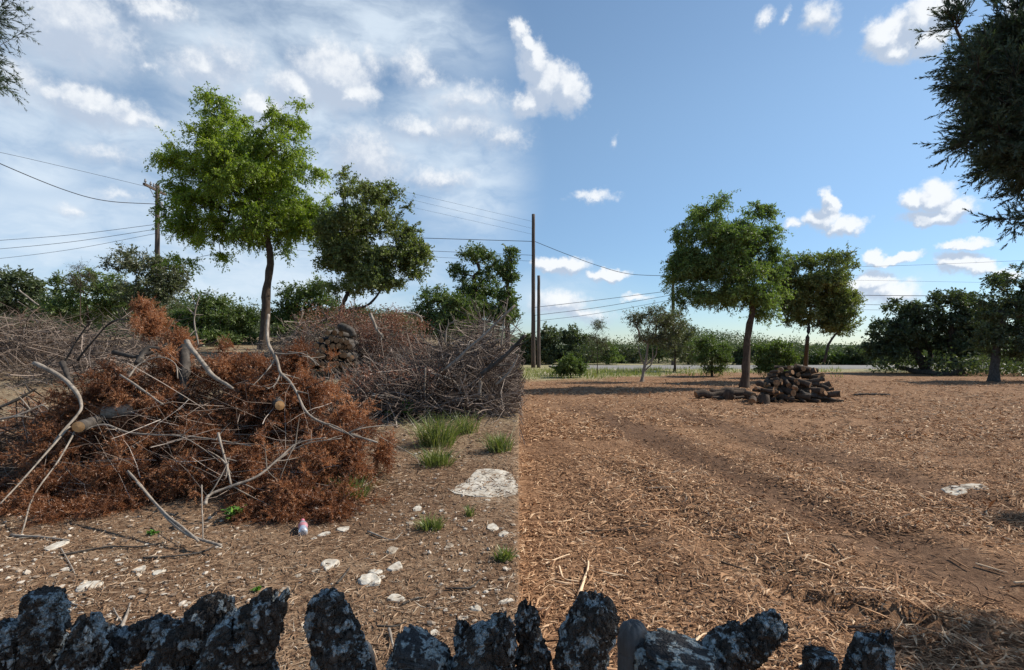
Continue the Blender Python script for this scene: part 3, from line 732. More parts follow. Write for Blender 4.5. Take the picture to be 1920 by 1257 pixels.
tree('live_oak', 'tall dark oak cut off by the right border', 'tree', at(1864, 716), [(1864, 716), (1866, 670), (1872, 630), (1885, 590)], 24.5,
     [(1880, 535, 28, 24), (1908, 520, 26, 28), (1868, 580, 36, 34), (1915, 590, 44, 50), (1890, 640, 50, 36), (1850, 625, 26, 30), (1960, 560, 50, 70), (1950, 650, 60, 40)], 240, .2, None, 'leaf_dark', 'oakbark', twigs=9, per=14, size=(.13, .06), sig=.36, group=OAKS)
tag(link('fallen_trunk', make_mesh('fallen_trunk', *rough_tube([W(1685, 690, 33), W(1725, 697, 31), W(1770, 702, 29.5), W(1800, 696, 30)], .13, .2, 24, 9)[:2], M['oakbark'], True)), 'dark fallen trunk lying beneath the oaks', 'fallen trunk')

# ------------------------------------------------------------------ foreground junipers
def juniper_foliage(C, L, w, k, D=None):
    D = rng.normal(size=C.shape) if D is None else D
    ti = np.clip(.45 + .3 * fbm(C * 2.2, 2) + rng.normal(0, .12, len(C)), 0, 1)
    return needles(C, D, L, k, .5, w, ti)

def foreground_juniper(name, label, base, trunk, arms, Y, lobes, extra, nclump, spray=26):
    """lobes in photo pixels at distance Y, extra lobes (x,y,z,rx,ry,rz,n) in metres"""
    root = empty(name, base, label, 'tree', 'junipers overhanging the fence'); b0 = np.array(base, float)
    cl = blob_points(lobes, nclump, Y, .25, floor=False)
    ex = []
    for (x, y, z, rx, ry, rz, n) in extra:
        d = norm(rng.normal(size=(n, 3))) * rng.random((n, 1)) ** .4; ex.append(np.array([x, y, z]) + d * np.array([rx, ry, rz]))
    allc = np.concatenate([cl] + ex) if ex else cl
    nodes, chains, R = grow(resample(trunk, 10), allc, .13, .004, first=3, bend=.12)
    parts = []
    for ci, ch in enumerate(chains):
        r = R[ch].copy()
        if ci: r[0] = min(r[0], r[1] * 1.2)
        r = np.minimum(r, .13 if ci == 0 else .05)
        V, pol = batch_tubes(nodes[ch][None], r[None], 9 if ci == 0 else 4); parts.append((V, pol, .5))
    # side shoots and sprays
    tw = 7; n = len(allc); par = np.zeros((n, 3))
    e = 1
    for ci, ch in enumerate(chains[1:]):
        pass
    s0 = np.repeat(allc, tw, 0); s0 = np.repeat(np.array([nodes[ch[-1]] for ch in chains[1:]]), tw, 0); ow = norm(norm(np.array([nodes[ch[-1]] - nodes[ch[-2]] for ch in chains[1:]])) + .45 * rng.normal(size=(n, 3)) + np.array([-.35, 0, .1])); d = norm(np.repeat(ow, tw, 0) + rng.normal(size=(n * tw, 3)) * .42); l = rng.uniform(.06, .24, n * tw) * Y / 3.4
    tt = np.linspace(0, 1, 3)[None, :, None]
    P = s0[:, None] + d[:, None] * l[:, None, None] * tt
    V, pol = batch_tubes(P, np.broadcast_to(np.array([.0025, .002, .001]), (n * tw, 3)), 3); parts.append((V, pol, .5))
    V, pol, t = merge(parts)
    link('trunk', make_mesh('trunk', V - b0, pol, M['oakbark'], True, t), root)
    per = 5; f = rng.random((n * tw, per)) ** .7
    C = (s0[:, None] + d[:, None] * (l[:, None] * f)[..., None]).reshape(-1, 3)
    D = (np.repeat(d[:, None], per, 1) * 1.0 + rng.normal(size=(n * tw, per, 3)) * .6).reshape(-1, 3)
    L = rng.uniform(.06, .13, len(C)) * Y / 3.4
    Vl, pl, tl = juniper_foliage(C, L, .0024, spray, D)
    link('crown', make_mesh('crown', Vl - b0, pl, M['spray'], False, tl), root)
    return root

foreground_juniper('juniper_tree', 'large dark juniper hanging into the top right corner', gp(4.4, 2.3), [(4.4, 2.3, -.05), (4.3, 2.35, 1.2), (4.0, 2.4, 2.4), (3.6, 2.5, 3.2)], None, 2.6,
    [(1790, 45, 4, 22, 0, .05), (1785, 66, 10, 8, 0, .05), (1838, 105, 18, 24, 0, .12), (1832, 158, 18, 18, 0, .12), (1862, 150, 24, 34, 0, .15), (1915, 50, 26, 36, .1, .16), (1940, 130, 36, 70, .1, .22),
     (1880, 212, 34, 30, 0, .16), (1810, 258, 28, 12, -.1, .12), (1785, 264, 14, 8, -.1, .10), (1822, 165, 26, 20, 0, .14), (1845, 252, 28, 14, 0, .12), (1915, 255, 34, 40, 0, .2), (1915, 300, 20, 14, 0, .1), (1935, 310, 24, 22, 0, .1), (1925, 412, 16, 12, 0, .08),
     (1985, 120, 60, 140, .1, .3), (1990, 290, 50, 60, .1, .3)],
    [(3.9, 2.3, 3.5, .6, .5, .55, 60), (5.9, 3.75, 3.1, .5, .35, .35, 55), (3.6, 2.4, 4.3, 1.6, .55, .5, 240), (4.8, 2.45, 3.9, 1.0, .6, .9, 130), (2.1, 2.35, 4.15, .8, .45, .35, 90), (4.9, 1.8, 2.6, .7, .5, .8, 70)], 215)
foreground_juniper('juniper_tree', 'dark juniper sprigs poking into the top left corner', gp(-5.0, 3.4), [(-5.0, 3.4, -.05), (-4.9, 3.4, 1.5), (-4.6, 3.4, 3.2)], None, 3.6,
    [(-22, 85, 14, 12, 0, .08), (-8, 92, 10, 6, 0, .06), (-20, 112, 14, 6, 0, .06), (-28, 10, 10, 5, 0, .05), (-60, 90, 50, 60, 0, .2), (-80, -20, 60, 60, 0, .2), (-170, 60, 80, 100, 0, .3)], [], 90)

# ------------------------------------------------------------------ the post fence in the foreground
def fence_post(label, tpx, tpy, bpx, wt, wb, Y, mat='postbark', jag=.01, lump=.0055, bend=0.0, round_=.6, seed=0, plate=.010):
    top = W(tpx, tpy, Y); bot = W(bpx, 1257, Y)
    gx = bot[0] + (bot[0] - top[0]) * .9; g = gp(gx, Y + .02, -.1)
    mid = (bot + g) / 2; mid[0] = bot[0] + (g[0] - bot[0]) * .5
    n2 = (top + bot) / 2 + np.array([bend, 0, 0])
    path = resample(np.array([g, mid, bot, n2, top]), 400)
    ln = np.concatenate([[0], np.cumsum(np.linalg.norm(np.diff(path, axis=0), axis=1))]); T = ln[-1]
    s = np.concatenate([np.linspace(0, max(.1, T - .32), 10, endpoint=False), np.linspace(max(.1, T - .32), T, 96)])
    P = np.stack([np.interp(s, ln, path[:, q]) for q in range(3)], -1)
    vis = np.linalg.norm(top - bot); f = np.clip((T - s) / vis, 0, 1.3)
    rt, rb = 1.0 * wt * Y / F / 2, .92 * wb * Y / F / 2
    R = rt + (rb - rt) * f
    tail = np.clip((T - s) / (rt * 1.3), 0, 1); R = R * (1 - round_ * (1 - np.sqrt(1 - (1 - tail) ** 2 + 1e-9)))
    sg = 72; ang = np.arange(sg) * 2 * pi / sg
    Tn = norm(np.gradient(P, axis=0)); A = norm(np.cross(Tn, np.array([0, 1., 0]))); B = np.cross(Tn, A)
    dirs = A[:, None] * np.cos(ang)[None, :, None] + B[:, None] * np.sin(ang)[None, :, None]
    V = P[:, None] + dirs * R[:, None, None]
    q = V + seed * 3.7
    f1, f2 = worley((q * np.array([70, 70, 34]) + 1.2 * np.stack([vnoise(q * 20 + 7 * k) for k in range(3)], -1)))
    dd = plate * (sstep(f2 - f1, 0, .3) - .6) + plate * .8 * fbm(q * 60, 3) + lump * fbm(q * 14, 2)
    V = V + dirs * dd[..., None]
    j = .55 * jag * (fbm(np.stack([np.cos(ang) * 2.6 + seed, np.sin(ang) * 2.6, 0 * ang], -1), 3) * 1.6)
    V = V + Tn[:, None] * (j[None, :] * np.clip(1 - (T - s) / .05, 0, 1)[:, None])[..., None]
    k = len(s); V = V.reshape(-1, 3)
    cen = V[-sg:].mean(0) - np.array([0, 0, jag * .8]); V = np.concatenate([V, cen[None]])
    i = (np.arange(k - 1)[:, None] * sg); jn = np.arange(sg)[None]; j2 = (jn + 1) % sg
    Q = np.stack([i + jn, i + j2, i + sg + j2, i + sg + jn], -1).reshape(-1, 4)
    a = np.arange(sg); C = np.stack([(k - 1) * sg + a, (k - 1) * sg + (a + 1) % sg, np.full(sg, len(V) - 1)], -1)
    o = link('fence_post', make_mesh('fence_post', V - g, [Q, C], M[mat], True), None, g)
    return tag(o, label, 'fence post', 'rough cedar posts of the foreground fence')

fence_post('low dark bark post at the far left end of the fence', 12, 1166, 5, 60, 80, 1.22, seed=1)
fence_post('upright flat-topped bark post second from the fence left end', 84, 1110, 78, 66, 84, 1.25, seed=2, jag=.006, round_=.25)
fence_post('low pointed dark post before the log slanting right', 168, 1160, 158, 50, 90, 1.2, seed=3, jag=.03)
fence_post('short fence log lying over strongly to the right', 322, 1168, 150, 42, 110, 1.28, seed=4, bend=.01)
fence_post('lichen speckled post leaning right with rounded top', 420, 1122, 322, 66, 96, 1.2, seed=5, round_=.8)
fence_post('broad split-topped post leaning right beside it', 512, 1118, 440, 56, 150, 1.16, seed=6, jag=.045, round_=.3)
fence_post('tall tapering post dotted with pale lichen', 606, 1113, 640, 64, 118, 1.2, seed=7, round_=.5)
fence_post('stripped yellowish slat of wood against the lichen dotted post', 655, 1165, 690, 18, 34, 1.24, 'greywood', seed=8, plate=.001, lump=.004)
fence_post('low domed stump crusted with pale blue lichen', 783, 1208, 786, 60, 124, 1.2, 'postpale', seed=9, round_=.8)
fence_post('thin dark stub just left of the mulch edge', 866, 1166, 876, 22, 50, 1.24, seed=10)
fence_post('wide post with reddish bare flank at the mulch edge', 950, 1156, 905, 40, 130, 1.18, seed=11, jag=.03)
fence_post('short broken post with jagged corner right of the mulch edge', 986, 1136, 1000, 34, 66, 1.22, seed=12, jag=.03, round_=.3)
fence_post('thick crumbling black-barked post beside the smooth grey one', 1118, 1122, 1092, 76, 104, 1.2, seed=13, jag=.02, lump=.02, round_=.4)
fence_post('smooth weathered grey post without bark', 1186, 1166, 1192, 56, 76, 1.26, 'greywood', seed=14, plate=.001, lump=.006, round_=.7, jag=.01)
fence_post('low mossy mound-shaped post with blue lichen', 1268, 1217, 1270, 56, 140, 1.18, 'postpale', seed=15, round_=.8)
fence_post('long dark post leaning far right over the mulch', 1462, 1162, 1350, 52, 90, 1.2, seed=16, jag=.025, round_=.3)
fence_post('small stub sprouting behind the far-leaning post', 1378, 1166, 1384, 22, 40, 1.28, seed=17)
fence_post('tiny dark post top just above the bottom edge', 1536, 1236, 1536, 34, 56, 1.2, seed=18, jag=.015)
fence_post('split two-pronged dark post at the fence right end', 1652, 1192, 1632, 40, 84, 1.22, seed=19, jag=.06, round_=.2)

# ------------------------------------------------------------------ the front brush pile of dead juniper
def pile_pt(px, py, fwd=0.0):
    Y = 4.2 + (985 - py) / 345 * 1.5 - fwd
    return W(px, py, Y)
NS = norm(np.array([-.05, -.72, .62]))
def bough(c, R, label, outward=None, n=20, tint=.5, up=-.3):
    ow = NS if outward is None else norm(np.array(outward, float))
    root = empty('juniper_bough', c - ow * R, label, 'dead bough', 'dead juniper boughs in the orange brush pile')
    b0 = c - ow * R
    d = norm(ow * .62 + rng.normal(size=(n, 3)) * .50 + np.array([0, 0, up]))
    l = R * rng.uniform(.9, 1.7, n); tt = np.linspace(0, 1, 6)[None, :, None]
    s = b0 + rng.normal(0, R * .25, (n, 3))
    P = s[:, None] + d[:, None] * l[:, None, None] * tt + np.array([0, 0, -.22]) * l[:, None, None] * tt ** 2 + rng.normal(0, .012, (n, 6, 3))
    g = ground_z(P[..., 0], P[..., 1]) + .02; P[..., 2] = np.maximum(P[..., 2], g)
    V, pol = batch_tubes(P, np.broadcast_to(np.linspace(.006, .0015, 6), (n, 6)), 4)
    link('branch', make_mesh('branch', V - b0, pol, M['twigbrown'], True, np.repeat(rng.uniform(.3, 1, n), 24)), root)
    m = 22; f = rng.uniform(.15, 1, (n, m)); i = np.clip((f * 5).astype(int), 0, 4); fr = (f * 5 - i)[..., None]
    rr = np.arange(n)[:, None]
    C = P[rr, i] * (1 - fr) + P[rr, i + 1] * fr + rng.normal(0, .012, (n, m, 3))
    D = norm(d[:, None] * .7 + rng.normal(size=(n, m, 3)) * .75 + np.array([0, 0, -.3]))
    C = C.reshape(-1, 3); D = D.reshape(-1, 3)
    ti = np.clip(tint + rng.normal(0, .10, len(C)) + np.repeat(rng.normal(0, .12, n), m), 0, 1)
    V, pol, t = needles(C, D, rng.uniform(.06, .13, len(C)), 30, .85, .0027, ti, .30)
    V[:, 2] = np.maximum(V[:, 2], ground_z(V[:, 0], V[:, 1]) + .01)
    link('foliage', make_mesh('foliage', V - b0, pol, M['dead'], False, t), root)
    return root

GB = 'dense rusty dead juniper bough on the face of the orange brush pile'
for (px, py, R) in [(110, 735, .22), (160, 760, .24), (120, 800, .24), (190, 820, .26), (60, 835, .24), (230, 870, .28), (300, 800, .26), (250, 800, .24), (330, 850, .26), (200, 690, .2), (190, 705, .2), (245, 730, .24),
                    (300, 720, .22), (400, 770, .24), (460, 700, .24), (410, 680, .18), (520, 720, .24), (580, 700, .24), (490, 770, .26), (560, 780, .26), (440, 830, .26), (500, 850, .28), (560, 860, .28), (620, 850, .26), (610, 900, .28),
                    (540, 910, .26), (480, 905, .24), (590, 945, .22), (520, 950, .2), (620, 950, .16), (250, 930, .26), (180, 945, .22), (130, 900, .26), (60, 905, .26), (10, 900, .26), (-40, 880, .26), (100, 950, .18), 
                    (650, 800, .2), (640, 760, .2), (30, 940, .2), (370, 820, .22), (660, 850, .14)] + [(rng.uniform(70, 630), rng.uniform(690, 960), .19) for _ in range(34)] + [(rng.uniform(200, 600), rng.uniform(655, 720), .19) for _ in range(9)]:
    if 300 < px < 400 and py > 880: continue
    GBL = 'rusty dead bough ' + ('high on' if py < 730 else 'halfway up' if py < 850 else 'low on') + ' the orange pile, ' + ('at its left end' if px < 150 else 'left of its front hollow' if px < 340 else 'in its middle' if px < 500 else 'at its right end')
    bough(pile_pt(px, py, rng.uniform(.05, .34)), R * .95, GBL, n=22, tint=rng.uniform(.2, .72), up=-.42)
bough(W(275, 600, 6.0), .17, 'orange juniper sprig standing highest on the pile against the bushes', (0, -.1, 1), 22, .62, .3)
bough(W(262, 575, 6.1), .13, 'small rusty tuft at the very peak of the pile', (-.3, 0, 1), 14, .6, .4)
bough(W(335, 630, 6.1), .16, 'rusty sprig just right below the pile peak', (.3, -.2, .8), 18, .5, .1)
bough(pile_pt(715, 850) + np.array([0, .2, 0]), .12, 'small rusty spray lying out on the soil right of the pile', (.7, -.3, .2), 12, .45)
for k in range(14):   # boughs on the far side of the pile
    px = rng.uniform(60, 620); c = W(px, rng.uniform(680, 800), 6.6 + rng.random() * .5); c[2] = max(c[2] - .3, ground_z(c[0], c[1]) + .25)
    bough(c, .28, 'dense rusty dead juniper bough on the back of the orange brush pile', (0, .7, .5), 12, .45)

heap('twig_heap', 'tangle of twigs coloured dark as inner shade filling the orange brush pile', 'brush', [(40, 650, 690, 960, 4.9, 7.2)], 1700, (.3, .9), (.003, .008), 'twigbrown', (.0, .6))  # filler twigs tinted dark, so the shade of the recesses is in their colour
heap('bare_twigs', 'pale bare twigs spread over the left end of the orange pile', 'brush', [(-160, 130, 740, 980, 4.2, 6.4), (180, 700, 680, 940, 4.25, 5.9)], 620, (.25, 1.0), (.0015, .0035), 'twig', (.35, 1), up=.1)
heap('bare_twigs', 'thin bare twigs sticking from the top of the orange pile', 'brush', [(120, 460, 625, 760, 5.6, 7.4)], 180, (.3, .9), (.003, .006), 'twig', (.3, .9), up=.8)

def limb(name, label, cat, pts, w0, w1, mat, Y=None, fwd=.16, tint=.7, group=None, k=None, world=None, segs=7):
    P = [W(p[0], p[1], Y) if Y else pile_pt(p[0], p[1], fwd + ((.24 if mat == 'palebark' else .06) if group == LB else 0)) for p in pts] if world is None else world
    Ym = np.mean([p[1] for p in P]); P = np.array(P)
    gz = ground_z(P[:, 0], P[:, 1]); P[:, 2] = np.maximum(P[:, 2], gz + w1 * Ym / F / 2)
    Vp = []
    Pc = resample(P, 24)
    V, pol = rough_tube(P, (.62 if group == LB else .8) * w0 * Ym / F / 2, (.55 if group == LB else .75) * w1 * Ym / F / 2, k or max(14, 7 * len(pts)), segs, .22)
    if group in (LB, GB2) and len(pts) > 2 and w0 < 13 and not any(q in label for q in ('propped', 'arching', 'sweeping', 'upright')):   # side twigs
        nt_ = int(rng.integers(5, 10)); ii = rng.integers(4, 22, nt_); Tn = norm(np.gradient(Pc, axis=0)); L_ = np.linalg.norm(P[-1] - P[0])
        dd = norm(Tn[ii] * .8 + rng.normal(size=(nt_, 3)) * .6 + np.array([0, -.1, .1])); ll = rng.uniform(.10, .32, nt_) * min(1.4, L_)
        tt = np.linspace(0, 1, 5)[None, :, None]; bd = rng.normal(size=(nt_, 1, 3)) * .25
        Q_ = Pc[ii][:, None] + (dd[:, None] * tt + bd * tt ** 2) * ll[:, None, None]
        V2, p2 = batch_tubes(Q_, np.full((nt_, 1), .28 * w1 * Ym / F) * np.linspace(1, .3, 5)[None] + .0008, 4)
        V, pol, _t = merge([(V, pol, tint), (V2, p2, tint)])
    c = V.mean(0)
    return tag(link(name, make_mesh(name, V - c, pol, M[mat], True, np.full(len(V), tint)), None, c), label, cat, group)

LB = 'bare limbs on the orange brush pile'; GB2 = 'bare branches reaching out of the tangled heap'
limb('bare_limb', 'long pale bare limb snaking down the right side of the orange pile', 'branch', [(503, 590), (503, 640), (520, 678), (527, 700), (548, 722), (575, 772), (622, 802), (708, 830)], 11, 6, 'palebark', group=LB)
limb('bare_limb', 'side stick forking from the snaking limb', 'branch', [(527, 700), (515, 722), (502, 730)], 6, 3, 'palebark', group=LB)
limb('bare_limb', 'thick grey crooked limb on the left shoulder of the pile', 'branch', [(66, 682), (112, 706), (140, 735), (152, 762), (142, 780), (118, 806), (100, 830)], 15, 6, 'palebark', group=LB)
limb('bare_limb', 'dark stub limb standing beside the crooked grey limb', 'branch', [(118, 680), (130, 712), (140, 740)], 17, 9, 'oakbark', group=LB)
limb('bare_limb', 'pale wavy branch crossing the pile above the cut log', 'branch', [(150, 810), (195, 797), (245, 812), (320, 816), (395, 823), (470, 836)], 7, 4, 'palebark', group=LB)
limb('bare_limb', 'straight pale stick lying across the middle of the pile', 'branch', [(226, 703), (306, 758)], 7, 6, 'palebark', group=LB)
limb('bare_limb', 'thick dark trunk piece standing upright in the pile', 'branch', [(352, 648), (347, 690), (342, 752)], 34, 28, 'oakbark', fwd=.05, group=LB)
limb('bare_limb', 'pale split limb leaning from the upright trunk piece', 'branch', [(352, 640), (386, 690), (412, 712), (436, 728)], 16, 11, 'palebark', group=LB)
limb('bare_limb', 'slim forked branch rising highest against the bushes', 'branch', [(373, 648), (364, 600), (372, 556)], 6, 3, 'palebark', fwd=0, Y=6.0, group=LB)
limb('bare_limb', 'short prong of the slim rising branch', 'branch', [(366, 592), (350, 576)], 4, 3, 'palebark', Y=6.0, group=LB)
limb('bare_limb', 'pale branch with a blunt cut end curving up at the front', 'branch', [(385, 946), (392, 928), (430, 912), (485, 892), (520, 862), (556, 832), (610, 822)], 11, 4, 'palebark', fwd=.28, group=LB)
limb('bare_limb', 'pale vertical branch dropping into the front hollow', 'branch', [(410, 812), (422, 862), (432, 908)], 8, 6, 'palebark', fwd=.25, group=LB)
limb('bare_limb', 'dark broken limb propped against the pile front', 'branch', [(240, 884), (280, 930), (318, 975), (352, 1004), (415, 1024)], 8, 9, 'palebark', fwd=.35, tint=.4, group=LB)
limb('bare_limb', 'second propped limb splintering at its foot', 'branch', [(256, 905), (310, 962), (372, 1016)], 6, 8, 'palebark', fwd=.36, group=LB)
limb('bare_limb', 'thin upright stick before the front hollow', 'branch', [(378, 910), (380, 1012)], 4, 4, 'palebark', fwd=.36, group=LB)
limb('bare_limb', 'grey arching branch reaching the ground at the far left', 'branch', [(150, 792), (112, 860), (66, 925), (40, 1000)], 6, 4, 'palebark', fwd=.2, group=LB)
limb('bare_limb', 'grey branch sweeping down to the left border', 'branch', [(130, 800), (60, 880), (0, 945)], 7, 4, 'palebark', fwd=.22, group=LB)
limb('bare_limb', 'dark pole-like branch entering from the left border', 'branch', [(-40, 778), (20, 755), (70, 728)], 10, 8, 'oakbark', fwd=.1, group=LB)
limb('bare_limb', 'pale stick lying low along the left border', 'branch', [(-30, 790), (30, 780), (86, 756)], 8, 5, 'palebark', fwd=.2, group=LB)
limb('bare_limb', 'long dark stick slanting up from the pile left shoulder', 'branch', [(118, 685), (150, 630), (176, 596)], 6, 4, 'oakbark', Y=6.1, group=LB)
limb('bare_limb', 'second long stick slanting up beside the first', 'branch', [(145, 676), (185, 628), (215, 602), (250, 600)], 7, 4, 'oakbark', Y=6.2, group=LB)
limb('bare_limb', 'looping pale branch on the crown of the pile', 'branch', [(240, 708), (262, 682), (300, 670), (328, 682), (333, 710)], 5, 3, 'palebark', group=LB)
limb('bare_limb', 'dark log lying crossways on the top of the pile', 'branch', [(210, 660), (262, 668), (312, 645)], 14, 11, 'oakbark', group=LB)
limb('bare_limb', 'black barked log curving over the pile crown', 'branch', [(256, 682), (276, 656), (304, 656)], 20, 16, 'oakbark', group=LB)
limb('bare_limb', 'thin stick crossing the right flank of the pile', 'branch', [(560, 735), (612, 712)], 5, 4, 'oakbark', group=LB)
limb('bare_limb', 'pale forked stick behind the right flank', 'branch', [(540, 660), (572, 665), (598, 686)], 4, 3, 'palebark', group=LB)
limb('bare_limb', 'thin bare branch trailing over the soil to the right', 'branch', [(630, 800), (690, 812), (735, 832), (790, 862)], 5, 2, 'palebark', Y=5.0, group=LB)
limb('bare_limb', 'straight pale twig crossing low on the right flank', 'branch', [(480, 896), (560, 838), (640, 822)], 5, 3, 'palebark', fwd=.24, group=LB)

def cut_log(name, label, cat, p0, p1, r, group=None, bark='oakbark', cutm='cut'):
    """log from p0 to p1: bark tube, both sawn faces as parts"""
    p0, p1 = np.array(p0, float), np.array(p1, float); c = (p0 + p1) / 2
    V, pol = rough_tube([p0 - c, p1 - c], r, r * .94, 8, 11, .10, False, seed=float(rng.random() * 50))
    o = tag(link(name, make_mesh(name, V, pol, M[bark], True), None, c), label, cat, group)
    for ring, sgn in ((V[:11], -1), (V[-11:], 1)):
        m = ring.mean(0); ax = norm(p1 - p0) * sgn
        VV = np.concatenate([ring * .995 + m * .005, [m + ax * .004]]); a = np.arange(11); nx = (a + 1) % 11
        link('cut_face', make_mesh('cut_face', VV, [np.stack([a, nx, np.full(11, 11)], -1) if sgn > 0 else np.stack([nx, a, np.full(11, 11)], -1)], M[cutm], False), o)
    return o
cut_log('cut_log', 'log with orange sawn end low on the pile left side', 'log', pile_pt(146, 802, .50), pile_pt(176, 782, .0) + np.array([0, .2, 0]), .05, cutm='cutfresh')
cut_log('cut_log', 'log with pale round sawn end facing out on the pile right side', 'log', pile_pt(525, 762, .5), pile_pt(510, 745, -.15), .043, cutm='cutfresh')
cut_log('cut_log', 'weathered log buried in the middle of the pile', 'log', pile_pt(195, 775, .08), pile_pt(255, 765, .1), .065, bark='palebark')

# ------------------------------------------------------------------ the other brush heaps
heap('bare_twigs', 'long low windrow of grey brush far at the left', 'brush', [(-150, 190, 580, 660, 11.5, 15.5), (150, 350, 592, 660, 10.5, 14)], 2600, (.4, 1.5), (.004, .011), 'twig', (.05, .75))
heap('dry_leaf_twigs', 'reddish brown dead brush on the crest of the far left windrow', 'brush', [(-100, 170, 572, 620, 13, 16)], 700, (.3, 1.0), (.005, .012), 'twigbrown', (.3, 1))
heap('bare_twigs', 'grey brush heap behind the stacked firewood', 'brush', [(500, 790, 580, 690, 12, 15.5), (660, 820, 600, 690, 12, 15)], 2600, (.4, 1.4), (.004, .010), 'twig', (.05, .8))
heap('bare_twigs', 'large tangled heap of bare grey branches at the mulch edge', 'brush', [(630, 900, 690, 795, 7.6, 10.2), (740, 958, 640, 795, 7.5, 10.5), (850, 962, 580, 790, 8, 10.5)], 4600, (.4, 1.6), (.003, .009), 'twig', (.05, .85), up=.5)
heap('bare_twigs', 'brown dead twigs low in the tangled heap', 'brush', [(620, 970, 700, 795, 7.7, 10.2)], 1500, (.3, 1.0), (.003, .008), 'twigbrown', (.2, 1))
def dry_tufts(label, boxes, n):
    Cs = []
    for (px0, px1, pt, pb, Y0, Y1), m in boxes:
        u = rng.uniform(-1, 1, m); px = (px0 + px1) / 2 + u * (px1 - px0) / 2; Y = rng.uniform(Y0, Y1, m); py = pt + (pb - pt) * np.clip(rng.random(m) ** 1.3 + .3 * u * u, 0, 1)
        Cs.append(np.stack([(px - CX) / F * Y, Y, H - (py - HY) / F * Y], -1))
    C = np.concatenate(Cs); C = np.repeat(C, 40, 0); C = C + rng.normal(0, .10, C.shape)
    C[:, 2] = np.maximum(C[:, 2], ground_z(C[:, 0], C[:, 1]) + .02)
    V, p, t = leaves(C, rng.normal(size=C.shape) + np.array([0, 0, -.4]), rng.uniform(.03, .08, len(C)), rng.uniform(.01, .025, len(C)), rng.random(len(C)))
    tag(link('dry_leaves', make_mesh('dry_leaves', V, p, M['deadred'], False, t)), label, 'dead leaves', None, 'stuff')
dry_tufts('reddish dead leaves clinging to the heap behind the firewood stack', [((680, 800, 585, 680, 12.2, 13.2), 130), ((560, 700, 575, 620, 12.5, 14), 60)], 0)
dry_tufts('russet dead leaves scattered in the tangled grey heap', [((640, 860, 690, 760, 7.8, 8.8), 70)], 0)
GB2 = 'bare branches reaching out of the tangled heap'
for i, (lb, pts, w0, w1, m) in enumerate([
    ('longest straight branch slanting up right out of the tangled heap', [(828, 696), (890, 645), (965, 572)], 9, 5, 'palebark'),
    ('thick brown branch lying up toward the mulch edge', [(900, 705), (945, 668), (985, 628)], 11, 8, 'oakbark'),
    ('pale bent branch low at the right end of the tangled heap', [(930, 722), (955, 698), (972, 664)], 6, 4, 'palebark'),
    ('pale long thin branch crossing the front of the tangled heap', [(808, 700), (850, 715), (868, 745)], 5, 3, 'palebark'),
    ('upright thin branch in the front of the tangled heap', [(798, 690), (796, 740), (806, 768)], 5, 3, 'palebark'),
    ('curved pale branch low on the left of the tangled heap', [(700, 740), (750, 748), (800, 756)], 5, 3, 'palebark'),
    ('vertical wavy branch against the juniper', [(940, 650), (946, 600), (952, 560)], 4, 2, 'palebark'),
    ('grey hooked branch standing above the tangled heap', [(835, 645), (840, 612), (858, 600)], 4, 2, 'palebark'),
    ('pale broken stub standing in the tangled heap', [(898, 745), (902, 715)], 10, 8, 'palebark'),
    ('dark branch lying at the foot of the tangled heap', [(740, 760), (830, 772), (920, 778)], 6, 4, 'oakbark'),
    ('thin pale branch fanning out over the grass', [(860, 770), (920, 775), (968, 790)], 4, 2, 'palebark'),
    ('short pale limb hanging in the heap behind the firewood', [(692, 588), (705, 612), (718, 634)], 0, 0, 'palebark')]):
    if w0: limb('bare_limb', lb, 'branch', pts, w0, w1, m, Y=7.7, group=GB2)
    else: limb('bare_limb', lb, 'branch', pts, 8, 5, m, Y=12.0, group=GB2)
limb('bare_limb', 'pale curved limb on top of the heap behind the firewood', 'branch', [(760, 585), (785, 592), (792, 602)], 6, 4, 'palebark', Y=12.2, group=GB2)
limb('bare_limb', 'crossed pale stick rising from the far left windrow', 'branch', [(36, 544), (58, 562), (72, 572)], 4, 3, 'palebark', Y=13.5)
limb('bare_limb', 'lone stick leaning up behind the green tree trunk', 'branch', [(540, 640), (560, 612), (568, 585)], 4, 2, 'palebark', Y=14)

# firewood stack behind the orange pile
FW = 'firewood logs stacked behind the orange pile'
rows = [(576, 668, 684, 12), (580, 664, 668, 11), (590, 660, 652, 9), (602, 656, 638, 7), (612, 648, 624, 4)]
for ri, (x0, x1, py, n) in enumerate(rows):
    for k in range(n):
        px = x0 + (x1 - x0) * (k + .5) / n + rng.normal(0, 1.2); r = rng.uniform(.045, .068); p = W(px, py + rng.normal(0, 2), 11.6 + rng.uniform(-.08, .1))
        q = p + np.array([rng.normal(0, .06), .55, rng.normal(0, .03)])
        cut_log('firewood_log', 'short sawn log in the ' + ('lowest row', 'second lowest row', 'middle row', 'second highest row', 'top row')[ri] + ' of the stack behind the orange pile', 'log', p, q, r, FW)
limb('black_stump', 'dark charred looking stump on top of the stacked firewood', 'stump', [(636, 614), (655, 620), (666, 634)], 21, 17, 'oakbark', Y=11.5)

